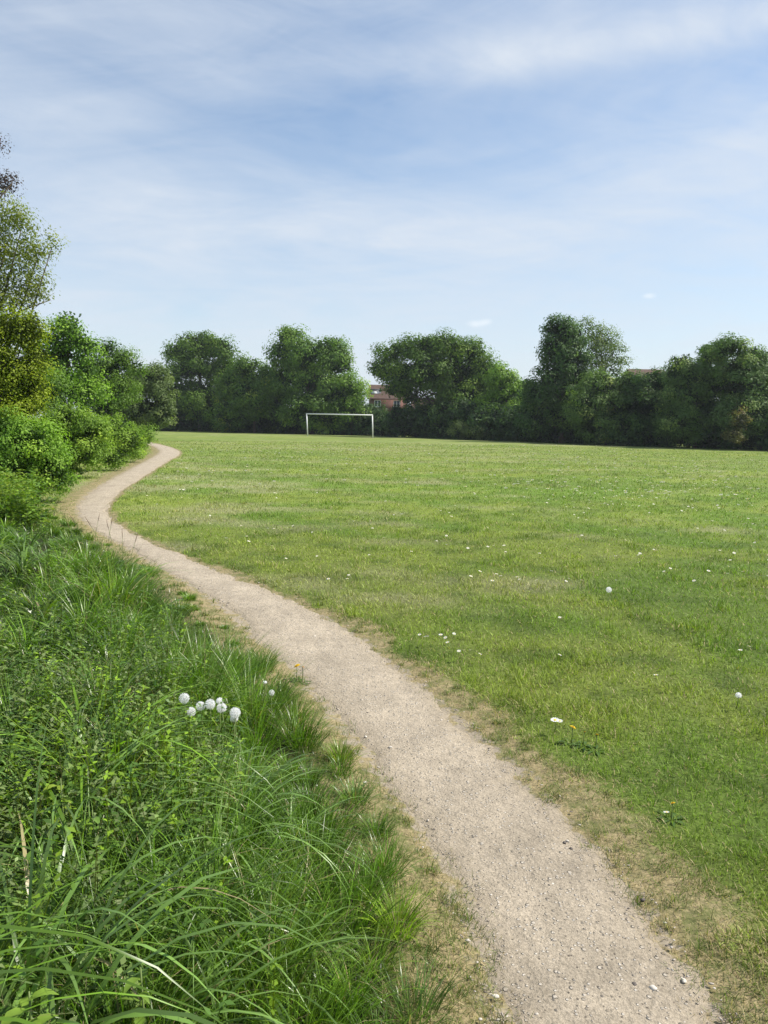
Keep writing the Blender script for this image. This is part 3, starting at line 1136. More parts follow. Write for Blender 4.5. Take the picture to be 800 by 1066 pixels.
plant('spreading_oak', 'large spreading oak in the middle, a branch reaching left over the brick house', 'tree', 88,
      [(408, 368, 16, 11), (398, 384, 12, 10), (415, 390, 18, 13), (441, 362, 24, 13), (468, 360, 24, 12), (490, 368, 20, 13), (440, 385, 32, 18), (475, 388, 34, 20),
       (505, 388, 20, 16), (462, 406, 24, 15), (485, 415, 32, 20), (410, 404, 10, 7), (421, 400, 13, 9), (427, 414, 12, 13), (515, 410, 20, 18), (470, 432, 26, 14), (500, 436, 28, 14)],
      0.32, 0.8, 42, OAK, group=FAR, base_px=470, twigs=14)
plant('hazel_tree', 'yellow green lower tree filling the right foot of the large spreading oak', 'tree', 82,
      [(522, 392, 14, 13), (530, 408, 16, 16), (518, 425, 22, 18), (536, 430, 14, 16)],
      0.28, 0.6, 36, FRESH, group=FAR)
plant('dark_sycamore', 'tall dark dense sycamore right of centre, rising above the hedge line', 'tree', 72,
      [(583, 342, 16, 12), (592, 352, 17, 14), (580, 362, 17, 14), (590, 378, 22, 18), (573, 395, 20, 18), (596, 402, 26, 22), (562, 415, 22, 20), (585, 428, 30, 22), (555, 436, 20, 16)],
      0.27, 0.6, 44, DARK, group=FAR, base_px=585, twigs=8)
plant('birch_tree', 'airy pale leaved birch joined to the right side of the dark sycamore', 'tree', 74,
      [(612, 343, 17, 11), (628, 352, 17, 14), (620, 366, 22, 16), (638, 368, 14, 12), (612, 385, 20, 16), (634, 390, 16, 14), (648, 376, 9, 6)],
      0.19, 0.55, 15, GREY, group=FAR, base_px=622, twigs=24, inner=0.3, density=1.7, core=0.3)
plant('elder_tree', 'low bushy tree with pale flecks at the foot of the birch', 'tree', 68,
      [(625, 402, 20, 14), (612, 420, 24, 20), (640, 415, 20, 20), (650, 398, 12, 9), (628, 440, 30, 20)],
      0.24, 0.55, 40, ((0.04, 0.075, 0.022), (0.07, 0.11, 0.035), (0.13, 0.16, 0.06)), group=FAR)
plant('hawthorn_tree', 'low dark hawthorn right of the birch, under the distant roof', 'tree', 66,
      [(668, 400, 16, 12), (684, 398, 18, 12), (698, 396, 10, 9), (672, 424, 24, 22), (696, 418, 20, 22), (660, 445, 24, 16), (690, 446, 28, 18)],
      0.24, 0.55, 42, DARK, group=FAR)
plant('pointed_conifer', 'small dark pointed conifer showing above the hedge behind the right hand trees', 'tree', 82,
      [(735, 366, 5, 7, 0), (735, 376, 10, 9, 0), (735, 392, 14, 13, 0), (735, 412, 17, 16, 0)],
      0.22, 0.5, 36, DARK, group=FAR)
plant('ash_tree', 'tall bushy ash with a bumpy top between the distant roof and the right edge', 'tree', 62,
      [(710, 378, 10, 9), (704, 392, 12, 12), (722, 392, 20, 14), (742, 370, 16, 9), (715, 412, 24, 20), (745, 400, 24, 20), (712, 440, 26, 20), (745, 436, 28, 22)],
      0.22, 0.5, 42, ((0.035, 0.065, 0.022), (0.06, 0.098, 0.035), (0.10, 0.14, 0.05)), group=FAR)
plant('spreading_ash', 'wide ash at the right edge of the picture with layered branches reaching right', 'tree', 60,
      [(760, 362, 20, 9), (785, 372, 20, 8), (772, 382, 26, 12), (805, 392, 26, 14), (775, 402, 30, 18), (815, 415, 30, 24), (780, 432, 32, 24), (830, 385, 30, 20), (835, 440, 34, 24)],
      0.22, 0.5, 42, ((0.04, 0.072, 0.028), (0.07, 0.112, 0.045), (0.11, 0.15, 0.06)), group=FAR, twigs=10)
plant('dogwood_bush', 'small bush with yellowish pale leaves low in the hedge near the right edge', 'bush', 57,
      [(772, 437, 9, 12), (764, 452, 10, 9)], 0.14, 0.35, 26, ((0.05, 0.055, 0.025), (0.08, 0.075, 0.035), (0.11, 0.09, 0.05)), trunk=False, crown_name='foliage')
plant('low_bush', "low pale green bush at the oak's foot, left one of the two", 'bush', 80,
      [(478, 447, 9, 7)], 0.2, 0.4, 34, WILLOW, trunk=False, crown_name='foliage')
plant('low_bush', "low pale green bush at the oak's foot, right one of the two", 'bush', 79,
      [(497, 449, 11, 6), (508, 450, 8, 5)], 0.2, 0.4, 34, WILLOW, trunk=False, crown_name='foliage')
plant('far_tree', 'small tree top in the gap between the oak and the sycamore', 'tree', 100,
      [(547, 404, 9, 8), (550, 418, 16, 14)], 0.3, 0.6, 36, DARK)

# left hand trees behind the brambles
NEAR_L = 'trees behind the brambles on the left'
plant('willow_tree', 'soft grey green rounded willow at the far end of the bramble bank', 'tree', 62,
      [(158, 392, 18, 15), (142, 400, 18, 17), (166, 412, 15, 20), (146, 424, 22, 20), (168, 432, 12, 13), (130, 415, 18, 20)],
      0.19, 0.45, 46, WILLOW, group=NEAR_L)
plant('leafy_tree', 'dark green tree with jagged top left of the grey green willow', 'tree', 46,
      [(112, 366, 14, 11), (127, 374, 14, 11), (140, 384, 9, 8), (112, 386, 22, 16), (95, 400, 20, 20), (125, 405, 20, 20), (105, 425, 26, 18)],
      0.17, 0.42, 42, OAK, group=NEAR_L, twigs=6)
plant('sycamore_tree', 'bright green tree with large leaves rising beside the olive coloured tree', 'tree', 34,
      [(72, 338, 9, 9), (60, 350, 14, 14), (80, 352, 14, 11), (92, 362, 12, 11), (66, 372, 20, 18), (90, 384, 18, 16), (60, 400, 22, 22), (86, 410, 20, 18), (45, 380, 22, 30)],
      0.19, 0.40, 34, LIME, group=NEAR_L, twigs=8)
plant('tall_ash', 'tall airy ash at the left edge of the picture, sky showing through its upper twigs', 'tree', 17,
      [(-5, 222, 22, 20), (20, 235, 17, 17), (38, 262, 13, 14), (55, 252, 6, 12), (5, 262, 30, 22), (28, 290, 20, 18), (-20, 250, 30, 40), (0, 305, 34, 26), (40, 310, 10, 12), (-30, 320, 40, 40), (-25, 370, 40, 40)],
      0.085, 0.22, 17, ((0.052, 0.068, 0.016), (0.082, 0.098, 0.022), (0.105, 0.12, 0.028)), base_px=-28, twigs=50, inner=0.25, density=2.1, trunk_r=0.11, core=0.0)
plant('olive_tree', 'dense shrubby tree with olive yellow leaves at the left edge', 'tree', 15.5,
      [(30, 345, 18, 20), (10, 345, 22, 24), (38, 375, 14, 22), (8, 385, 34, 28), (30, 400, 20, 26), (-20, 370, 34, 40), (0, 430, 34, 28), (25, 425, 15, 15), (-35, 420, 35, 35)],
      0.075, 0.2, 30, OLIVE, base_px=-8, twigs=16, density=1.3, trunk_r=0.07, core=1.6)
plant('copper_tree', 'dark purple twig tips of a copper leaved tree at the upper left edge', 'tree', 22,
      [(-14, 148, 16, 9), (-4, 196, 16, 5), (8, 189, 8, 4), (-50, 200, 44, 50), (-90, 260, 60, 70), (-70, 150, 50, 40), (-110, 340, 60, 60)],
      0.09, 0.25, 18, COPPER, base_px=-110, twigs=30, inner=0.3, density=0.7, core=0.2)

plant('hawthorn_bush', 'dark hawthorn thicket behind the olive coloured tree at the left edge', 'bush', 26,
      [(-40, 400, 50, 40), (10, 405, 40, 34), (48, 412, 28, 28), (-90, 400, 60, 60)], 0.13, 0.3, 30, OAK, trunk=False, crown_name='foliage', core=1.5)

# bramble bank: separate mounds one behind the other
BR = 'bramble mounds along the left of the path'
plant('bramble_bush', 'furthest bramble mound, where the path disappears round the bend', 'bramble', 40,
      [(150, 452, 10, 12), (138, 455, 15, 15), (128, 460, 14, 12)], 0.13, 0.28, 34, BRAM, trunk=False, group=BR, crown_name='foliage')
plant('bramble_bush', 'large rounded bramble mound just left of the far path bend', 'bramble', 29,
      [(118, 446, 22, 14), (135, 458, 18, 16), (100, 458, 26, 22), (85, 450, 22, 20), (118, 470, 22, 14)], 0.11, 0.24, 36, BRAM, trunk=False, group=BR, crown_name='foliage')
plant('bramble_bush', 'tallest bramble mound in the middle of the bank, under the bright green sycamore', 'bramble', 21,
      [(72, 436, 26, 15), (92, 448, 20, 18), (55, 455, 30, 26), (85, 470, 28, 20), (60, 480, 28, 18)], 0.095, 0.2, 38, ((0.045, 0.082, 0.016), (0.085, 0.135, 0.022), (0.12, 0.17, 0.03)), trunk=False, group=BR, crown_name='foliage')
plant('bramble_bush', 'nearest bramble mound below the olive coloured tree at the left edge', 'bramble', 15,
      [(30, 458, 34, 24), (0, 452, 36, 30), (-40, 460, 50, 50), (45, 482, 28, 22), (5, 495, 40, 26), (60, 496, 20, 12)], 0.08, 0.17, 38, LIME, trunk=False, group=BR, crown_name='foliage')


plant('bramble_bush', 'low bramble mound filling the dip between the two larger far mounds', 'bramble', 33.5,
      [(122, 458, 16, 12), (140, 463, 14, 10), (105, 455, 16, 14)], 0.12, 0.26, 34, BRAM, trunk=False, group=BR, crown_name='foliage')
plant('bramble_bush', 'low bramble mound spreading down in front of the tallest one', 'bramble', 24,
      [(98, 466, 20, 15), (118, 476, 14, 9), (80, 470, 22, 16)], 0.10, 0.22, 36, BRAM, trunk=False, group=BR, crown_name='foliage')


def build_undergrowth():
    """the dark continuous scrub filling the foot of the tree belt"""
    line = [(130, 449, 108), (165, 449, 104), (250, 450, 100), (330, 452, 97), (400, 454, 92), (470, 456, 84), (540, 458, 76), (600, 460, 71), (660, 462.5, 66),
            (720, 465, 62), (780, 467.5, 59), (850, 471, 56), (950, 477, 52)]
    pts = []
    for px, py, Y in line:
        q = at(px, py, Y)
        pts.append((q[0], Y))
    pts = np.array(pts)
    P, s = resample(pts, 130)
    lobes = []
    for k, (x, y) in enumerate(P):
        t = k / 129
        for rep in range(3):
            rad = rng.uniform(1.0, 1.9)
            hh = rng.uniform(0.5, 3.3) * (0.75 + 0.3 * t)
            # low in the gap where the garden fence shows
            ppx = 400 + F * x / y
            if 394 < ppx < 426:
                hh = min(hh, 1.2)
                rad = 0.7
            lobes.append(((x + rng.normal(0, 0.7), y + 1.0 + rng.uniform(0, 2.5), hh), (rad, rad, rad * 0.9)))
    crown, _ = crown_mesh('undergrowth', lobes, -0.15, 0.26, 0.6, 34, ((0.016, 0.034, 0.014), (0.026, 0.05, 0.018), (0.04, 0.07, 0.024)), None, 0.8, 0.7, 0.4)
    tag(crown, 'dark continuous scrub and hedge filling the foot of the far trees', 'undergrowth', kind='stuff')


build_undergrowth()


# ------------------------------------------------------------------ houses and garden fence beyond the trees
M_BRICKR = mat_brick('red_brick', (0.20, 0.065, 0.042), (0.16, 0.052, 0.038), (0.18, 0.14, 0.12))
M_TILE = mat_plain('clay_tiles', (0.10, 0.065, 0.05), 0.85, 0.2, 0.3, 3)
M_SLATE = mat_plain('grey_slate', (0.10, 0.11, 0.13), 0.6, 0.4, 0.25, 3)
M_REND = mat_plain('pale_render', (0.55, 0.52, 0.47), 0.9, 0.2, 0.1, 2)
M_GLASS = mat_plain('window_glass', (0.05, 0.06, 0.08), 0.08, 0.8, 0.1, 2)
M_BROWNF = mat_plain('brown_fence_boards', (0.14, 0.075, 0.045), 0.85, 0.2, 0.35, 2.5)


def house(name, label, px0, px1, eave_py, ridge_py, Y, wall, roof, windows, depth=8, gable=False, chimney=None, upper=None):
    a, b = at(px0, 440, Y), at(px1, 440, Y)
    W = (b[0] - a[0])
    ez = at((px0 + px1) / 2, eave_py, Y)[2]
    rz = at((px0 + px1) / 2, ridge_py, Y + depth / 2)[2]
    e = empty(name, ((a[0] + b[0]) / 2, Y, 0), label, 'house')
    h = W / 2
    w = MB().box(-h, h, 0, depth, -0.3, ez)
    if gable:
        w.face([(-h, 0, ez), (h, 0, ez), (0, 0, rz)])
        w.face([(h, depth, ez), (-h, depth, ez), (0, depth, rz)])
    else:
        w.face([(-h, 0, ez), (-h, depth, ez), (-h, depth / 2, rz)][::-1])
        w.face([(h, 0, ez), (h, depth, ez), (h, depth / 2, rz)])
    w.build('wall', wall, e)
    if upper:
        MB().box(-h + 0.01, h - 0.01, -0.05, -0.005, ez * 0.42, ez - 0.05).build('upper_wall', upper, e)
    r = MB()
    t = 0.14
    if gable:
        for s in (-1, 1):
            pts = [(s * (h + 0.3), -0.3, ez - 0.15), (s * (h + 0.3), depth + 0.3, ez - 0.15), (0, depth + 0.3, rz + 0.05), (0, -0.3, rz + 0.05)]
            r.face(pts)
            r.face([(x, y, z + t) for x, y, z in pts])
            r.face([pts[0], pts[3], (pts[3][0], pts[3][1], pts[3][2] + t), (pts[0][0], pts[0][1], pts[0][2] + t)])
    else:
        for y0, y1 in ((-0.4, depth / 2), (depth + 0.4, depth / 2)):
            pts = [(-h - 0.2, y0, ez - 0.15), (h + 0.2, y0, ez - 0.15), (h + 0.2, y1, rz + 0.05), (-h - 0.2, y1, rz + 0.05)]
            r.face(pts)
            r.face([(x, y, z + t) for x, y, z in pts])
            r.face([pts[0], pts[1], (pts[1][0], pts[1][1], pts[1][2] + t), (pts[0][0], pts[0][1], pts[0][2] + t)])
    ro = r.build('roof', roof, e)
    if chimney is not None:
        c = MB().box(chimney - 0.45, chimney + 0.45, depth / 2 - 0.4, depth / 2 + 0.4, rz - 0.6, rz + 1.1)
        c.box(chimney - 0.52, chimney + 0.52, depth / 2 - 0.47, depth / 2 + 0.47, rz + 1.1, rz + 1.22)
        for dx in (-0.22, 0.22):
            c.tube([(chimney + dx, depth / 2, rz + 1.22), (chimney + dx, depth / 2, rz + 1.6)], 0.12, 8)
        c.build('chimney', M_BRICKR, ro)
    for (wx, wz, ww, wh) in windows:
        wn = empty_child('window', (wx, 0, wz), e)
        f = MB()
        y0, y1 = -0.12, 0.02
        f.box(-ww / 2, ww / 2, y0, y1, -wh / 2, -wh / 2 + 0.09)
        f.box(-ww / 2, ww / 2, y0, y1, wh / 2 - 0.09, wh / 2)
        for xx in (-ww / 2 + 0.045, 0, ww / 2 - 0.045):
            f.box(xx - 0.045, xx + 0.045, y0 + 0.004, y1, -wh / 2 + 0.09, wh / 2 - 0.09)
        f.build('frame', M_WHITE, wn)
        MB().box(-ww / 2 + 0.05, ww / 2 - 0.05, -0.07, 0.01, -wh / 2 + 0.05, wh / 2 - 0.05).build('pane', M_GLASS, wn)
        MB().box(-ww / 2 - 0.1, ww / 2 + 0.1, -0.2, 0.0, -wh / 2 - 0.09, -wh / 2 - 0.003).build('sill', M_WHITE, wn)
    return e


def empty_child(name, loc, parent):
    o = bpy.data.objects.new(name, None)
    o.empty_display_size = 0.2
    col.objects.link(o)
    o.parent = parent
    o.location = loc
    return o


hs = house('brick_house', 'red brick house with white windows seen in the gap left of the large spreading oak', 384, 424, 415, 402, 118,
           M_BRICKR, M_TILE, [(-1.6, 4.5, 1.0, 1.0), (1.3, 4.5, 1.0, 1.0), (-1.6, 1.9, 1.6, 1.5), (1.2, 1.9, 2.0, 1.6)], upper=M_BRICKR)
# flat-topped dormer on its roof
dm = empty_child('dormer', (-2.0, 1.2, 5.2), hs)
MB().box(-0.9, 0.9, 0, 2.4, 0, 1.35).build('dormer_wall', M_SLATE, dm)
MB().box(-1.05, 1.05, -0.15, 2.5, 1.353, 1.5).build('dormer_roof', M_SLATE, dm)
MB().box(-0.55, 0.55, -0.05, 0.0, 0.35, 1.15).build('dormer_window', M_WHITE, dm)
house('terraced_house', 'low red brick house with brown roof glimpsed through the branches of the large oak', 430, 474, 427, 416, 112,
      M_BRICKR, M_TILE, [(-1.8, 1.9, 1.4, 1.3), (1.2, 1.9, 1.6, 1.3)], chimney=2.0)
house('white_gabled_house', 'white rendered house with grey gable roof between the oak and the sycamore', 528, 562, 415, 398, 125,
      M_REND, M_SLATE, [(0, 3.6, 1.4, 1.2)], gable=True)
house('distant_house', 'distant house whose long brown roof shows above the hawthorn on the right', 662, 698, 398, 386, 100,
      M_BRICKR, M_TILE, [(-2, 4.6, 1.4, 1.2), (2, 4.6, 1.4, 1.2)], chimney=None)


def build_fence():
    a, b = at(398, 440, 97), at(446, 440, 96)
    e = empty('garden_fence', ((a[0] + b[0]) / 2, 96.5, 0), 'brown board garden fence in the gap right of the goal', 'fence')
    W = b[0] - a[0]
    n = 3
    for k in range(n):
        x0 = -W / 2 + k * W / n
        p = MB()
        m = 12
        for i in range(m):
            xx = x0 + 0.05 + (W / n - 0.1) * i / m
            p.box(xx, xx + (W / n - 0.1) / m * 0.96, 0.0 + 0.012 * (i % 2), 0.03 + 0.012 * (i % 2), 0.05, 1.85)
        p.build('panel', M_BROWNF, e)
    for k in range(n + 1):
        x0 = -W / 2 + k * W / n
        MB().box(x0 - 0.05, x0 + 0.05, -0.04, 0.07, -0.1, 1.95).build('post', M_BROWNF, e)


build_fence()


# ------------------------------------------------------------------ goal
def build_goal():
    Yl, Yr = 81.5, 79.5
    a, b = at(320.7, 450, Yl), at(388.6, 450, Yr)
    a[2], b[2] = h1(a[0], a[1]), h1(b[0], b[1])
    c = (a + b) / 2
    e = empty('football_goal', tuple(c), 'white football goal frame without a net on the far side of the field', 'goal')
    hgt = 2.35
    # the old frame leans slightly to its left
    lt = a - c + np.array([-0.14, 0, hgt])
    rt = b - c + np.array([-0.10, 0, hgt])
    for foot, top in ((a - c, lt), (b - c, rt)):
        MB().tube([foot - [0, 0, 0.1], top - [0, 0, 0.02]], 0.060, 12).build('post', M_WHITE, e, smooth=True)
    d = (rt - lt) / np.linalg.norm(rt - lt)
    MB().tube([lt - d * 0.06, rt + d * 0.06], 0.060, 12).build('crossbar', M_WHITE, e, smooth=True)


build_goal()

# ------------------------------------------------------------------ small flowers
M_PETALW = mat_foliage('white_petals', 0.25, 0.6, 0.2, (1, 1, 1))
M_STEM = mat_plain('flower_stem', (0.13, 0.18, 0.05), 0.6, 0.3, 0.2, 30)
M_YEL = mat_plain('yellow_florets', (0.80, 0.55, 0.02), 0.6, 0.2, 0.12, 200)
M_FLUFF = mat_foliage('seed_fluff', 0.7, 0.7, 0.1, (1, 1, 1))
M_SEED = mat_plain('brown_seeds', (0.16, 0.11, 0.07), 0.8, 0.2, 0.3, 300)


def clock_mesh(rad, part=1.0):
    """dandelion clock: parachutes of fine hairs all round a small core"""
    n = 160
    i = np.arange(n) + 0.5
    ph = np.arccos(1 - 2 * i / n * part)
    th = math.pi * (1 + 5 ** 0.5) * i
    D = np.stack([np.cos(th) * np.sin(ph), np.sin(th) * np.sin(ph), np.cos(ph)], 1)
    V, Lp_, S = [], [], []
    for d in D:
        d = Vector(d)
        a = d.orthogonal().normalized()
        b = d.cross(a)
        tip = d * rad * 0.80
        k = len(V)
        w = rad * 0.020
        V += [tuple(a * w), tuple(-a * w), tuple(tip)]
        Lp_ += [k, k + 1, k + 2]
        S.append(3)
        for q in range(7):
            t = q / 7 * 6.283 + random.random()
            o = (a * math.cos(t) + b * math.sin(t))
            p = o.cross(d)
            end = tip + d * rad * random.uniform(0.05, 0.36) + o * rad * 0.22
            k = len(V)
            V += [tuple(tip + p * w * 1.2), tuple(tip - p * w * 1.2), tuple(end - p * w * 1.0), tuple(end + p * w * 1.0)]
            Lp_ += [k, k + 1, k + 2, k + 3]
            S.append(4)
    return V, Lp_, S


CLK = {}


def dandelion_clock(px, py, zhead, rad, label, part=1.0, group='dandelion clocks'):
    rad = rad * 0.76
    p = G(px, py, zhead)
    gz = h1(p[0], p[1])
    lean = np.array([random.uniform(-0.04, 0.04), random.uniform(-0.03, 0.03), 0])
    base = np.array([p[0], p[1], gz]) + lean
    e = empty('dandelion_clock', tuple(base), label, 'dandelion clock', group)
    top = p - base
    MB().tube([(0, 0, 0), tuple(top * 0.5 + np.array([0.006, 0, 0])), tuple(top - [0, 0, rad * 0.1])], [0.0028, 0.0024, 0.002], 6).build('stem', M_STEM, e, smooth=True)
    V, Lq, S = clock_mesh(rad, part)
    hd = mesh_np('seed_head', V, Lq, S, M_FLUFF, e, attrs={'col': np.full((len(V), 3), 0.95)}, loc=tuple(top))
    n = MB()
    n.tube([(0, 0, -rad * .16), (0, 0, -rad * .1), (0, 0, rad * .1), (0, 0, rad * .16)], [rad * .12, rad * .24, rad * .24, rad * .12], 8)
    n.build('seed_core', M_SEED, hd, smooth=True)


for (px, py, zh, rad, part, lab) in [
        (192, 727, 0.50, 0.027, 1.0, 'white dandelion clock at the left end of the row in the long grass'),
        (199, 741, 0.45, 0.024, 1.0, 'white dandelion clock hanging lowest in the row, below the leftmost one'),
        (209, 735, 0.46, 0.024, 1.0, 'white dandelion clock third from the left in the row, right of the lowest one'),
        (219, 733, 0.47, 0.026, 1.0, 'white dandelion clock in the middle of the row in the verge'),
        (231, 737, 0.45, 0.026, 1.0, 'white dandelion clock in front of the half blown one in the row'),
        (229, 730, 0.47, 0.019, 0.7, 'half blown dandelion clock tucked behind another near the right of the row'),
        (245, 742, 0.44, 0.028, 1.0, 'largest white dandelion clock at the right end of the row'),
        (244, 748, 0.41, 0.021, 0.8, 'ragged dandelion clock tucked under the largest one'),
        (283, 721, 0.28, 0.018, 1.0, 'small dandelion clock alone between the row and the dirt path'),
        (276, 711, 0.30, 0.014, 0.45, 'nearly bare dandelion clock above the small lone one'),
        (634, 614, 0.09, 0.034, 1.0, 'single dandelion clock in the open lawn right of centre'),
        (769, 724, 0.09, 0.022, 0.8, 'dandelion clock in the lawn near the right edge')]:
    dandelion_clock(px, py, zh, rad, lab, part)


def yellow_head(rad):
    V, L_, S = [], [], []
    for ring, (rr, nn, z) in enumerate([(1.0, 22, 0.0), (0.78, 18, 0.18), (0.5, 14, 0.3), (0.25, 8, 0.36)]):
        for k in range(nn):
            t = 6.283 * (k + 0.3 * ring) / nn
            d = np.array([math.cos(t), math.sin(t), 0])
            p = np.array([-math.sin(t), math.cos(t), 0]) * rad * 0.13
            a, b = np.array([0, 0, z * rad * 0.6]), d * rad * rr + np.array([0, 0, z * rad])
            i = len(V)
            V += [a - p * .5, a + p * .5, b + p, b - p]
            L_ += [i, i + 1, i + 2, i + 3]
            S.append(4)
    return V, L_, S


def dandelion(px, py, zh, rad, label):
    zh = zh + 0.02
    p = G(px, py, zh)
    gz = h1(p[0], p[1])
    e = empty('dandelion', (p[0], p[1], gz), label, 'dandelion', 'yellow dandelions')
    MB().tube([(0, 0, 0), (0.003, 0, zh - gz)], 0.002, 6).build('stem', M_STEM, e)
    V, L_, S = yellow_head(rad)
    hd = mesh_np('flower_head', V, L_, S, M_YEL, e, loc=(0.003, 0, zh - gz))
    hd.rotation_euler = (R(22), R(random.uniform(-8, 20)), random.random() * 6)
    V, L_, S = [], [], []
    for k in range(7):
        t = k * 0.9 + random.random() * .3
        d = np.array([math.cos(t), math.sin(t), 0.25])
        s_ = np.array([-math.sin(t), math.cos(t), 0])
        ln = random.uniform(0.05, 0.09)
        i = len(V)
        V += [d * 0.003, d * ln * .6 + s_ * .009, d * ln - np.array([0, 0, ln * .25]), d * ln * .6 - s_ * .009]
        L_ += [i, i + 1, i + 2, i + 3]
        S.append(4)
    mesh_np('leaves', V, L_, S, M_WEED, e, attrs={'col': np.tile([[0.08, 0.14, 0.03]], (len(V), 1))})


for q in [(309, 693, 0.06, 0.021, 'yellow dandelion on the left edge of the path, left of two side by side'),
          (315, 695, 0.06, 0.020, 'yellow dandelion on the left edge of the path, right of two side by side'),
          (596, 757, 0.07, 0.017, 'largest yellow dandelion in the lawn by the worn edge, leftmost of three'),
          (608, 762, 0.06, 0.010, 'tiny yellow dandelion between two larger ones in the lawn'),
          (621, 765, 0.065, 0.014, 'yellow dandelion right of the tiny one, rightmost of three'),
          (700, 836, 0.055, 0.011, 'orange yellow dandelion low in the lawn near the right foreground')]:
    dandelion(*q)

# daisies: one mesh of petals and disc, repeated
def daisy_mesh():
    V, L_, S, MI, C = [], [], [], [], []
    for k in range(13):
        t = 6.283 * k / 13
        d = np.array([math.cos(t), math.sin(t), 0])
        p = np.array([-math.sin(t), math.cos(t), 0])
        i = len(V)
        V += [d * .3 - p * .08, d * .3 + p * .08, d * 1.0 + p * .17 + [0, 0, .12], d * 1.0 - p * .17 + [0, 0, .12]]
        L_ += [i, i + 1, i + 2, i + 3]
        S.append(4)
        MI.append(0)
    for (r0, z0, r1, z1) in ((0.36, 0.04, 0.24, 0.18), (0.24, 0.18, 0.02, 0.22)):
        for k in range(8):
            t0, t1 = 6.283 * k / 8, 6.283 * (k + 1) / 8
            i = len(V)
            V += [np.array([math.cos(t0) * r0, math.sin(t0) * r0, z0]), np.array([math.cos(t1) * r0, math.sin(t1) * r0, z0]),
                  np.array([math.cos(t1) * r1, math.sin(t1) * r1, z1]), np.array([math.cos(t0) * r1, math.sin(t0) * r1, z1])]
            L_ += [i, i + 1, i + 2, i + 3]
            S.append(4)
            MI.append(1)
    i = len(V)
    w = 0.06
    V += [np.array(q) for q in [(-w, 0, 0), (w, 0, 0), (w, 0, -3), (-w, 0, -3), (0, -w, 0), (0, w, 0), (0, w, -3), (0, -w, -3)]]
    L_ += [i, i + 1, i + 2, i + 3, i + 4, i + 5, i + 6, i + 7]
    S += [4, 4]
    MI += [2, 2]
    return np.array(V, float), np.array(L_), np.array(S), np.array(MI)


DV, DL, DS, DM = daisy_mesh()
DMATS = [M_PETALW, M_YEL, M_STEM]


def daisy_object(loc, rad, me=None):
    if me is None:
        o = mesh_np('daisy', DV, DL, DS, DMATS, attrs={'col': np.full((len(DV), 3), 0.82)}, mat_idx=DM)
    else:
        o = bpy.data.objects.new('daisy', me)
        col.objects.link(o)
    o.location = loc
    o.scale = (rad,) * 3
    o.rotation_euler = (R(random.uniform(-25, 5)), R(random.uniform(-5, 25)), random.random() * 6.28)
    return o


named = [(437, 661, 'white daisy at the left end of the little clump on the lawn edge', .010), (444, 663, 'largest white daisy in the little clump on the lawn edge', .016),
         (459, 661, 'white daisy in the middle of the clump on the lawn edge', .012), (464, 664, 'white daisy just right of the middle of the lawn edge clump', .010),
         (473, 660, 'white daisy standing alone above the lawn edge clump', .010), (466, 669, 'white daisy low in the lawn edge clump', .010),
         (478, 678, 'white daisy at the left of the lower row beside the lawn edge clump', .010), (483, 677, 'white daisy second in the lower row beside the clump', .010),
         (490, 677, 'white daisy third in the lower row beside the clump', .010), (500, 681, 'white daisy right of the lower row beside the clump', .009),
         (578, 750, 'broad white daisy on the worn lawn edge left of the yellow dandelions', .018), (583, 751, 'small white daisy touching the broad one on the worn lawn edge', .012),
         (583, 682, 'white daisy in the lawn above the yellow dandelions', .010), (583, 643, 'white daisy in the middle lawn left of the lone clock', .010),
         (683, 703, 'white daisy in the lawn between the dandelions and the right edge', .011), (780, 673, 'white daisy in the lawn near the right edge, upper of two', .013),
         (771, 677, 'white daisy in the lawn near the right edge, lower of two', .011), (694, 846, 'small white daisy beside the orange dandelion in the foreground lawn', .009)]
me0 = None
for px, py, lab, rad in named:
    g = G(px, py, 0.08)
    o = daisy_object((g[0], g[1], 0.082), rad * 1.3, me0)
    me0 = o.data
    tag(o, lab, 'daisy', 'daisies in the lawn')

cand = []
while len(cand) < 1100:
    px = random.uniform(150, 830)
    py = 466 + 150 * random.random() ** 2.6
    g = G(px, py)
    # they gather in drifts, thickest to the right of the middle distance
    drift = float(vnoise(np.array([g[0]]), np.array([g[1]]), 0.16, 171, 2)[0])
    pr = 0.12 + 1.3 * max(0, drift - 0.45) + 0.8 * math.exp(-((px - 720) / 150) ** 2 - ((py - 515) / 22) ** 2) + 0.5 * math.exp(-((px - 570) / 90) ** 2 - ((py - 508) / 14) ** 2)
    s, hw = path_field([g[0]], [g[1]])
    if s[0] > 0 or abs(s[0]) - hw[0] < 0.5 or random.random() > pr:
        continue
    cand.append((math.hypot(g[0], g[1]), g[0], g[1]))
cand.sort()
for d, x, y in cand[:270]:
    rad = random.uniform(0.013, 0.020) * max(1, d / 12) ** 0.35
    o = daisy_object((x, y, h1(x, y) + 0.085), rad, me0)
    tag(o, 'small white daisy scattered in the mown grass of the field', 'daisy', 'daisies in the lawn')
VV, LL_, SS, MM = [], [], [], []
for k, (d, x, y) in enumerate(cand[270:]):
    rad = random.uniform(0.026, 0.046)
    a = random.uniform(-0.5, 0.1)
    ca, sa = math.cos(a), math.sin(a)
    P = DV * rad
    P = np.stack([P[:, 0], P[:, 1] * ca - P[:, 2] * sa, P[:, 1] * sa + P[:, 2] * ca], 1) + [x, y, h1(x, y) + 0.12]
    VV.append(P)
    LL_.append(DL + k * len(DV))
    SS.append(DS)
    MM.append(DM)
VV = np.vstack(VV)
o = mesh_np('distant_daisies', VV, np.concatenate(LL_), np.concatenate(SS), DMATS, attrs={'col': np.full((len(VV), 3), 0.82)}, mat_idx=np.concatenate(MM))
tag(o, 'drifts of tiny white daisies far out across the field', 'daisies', kind='stuff')


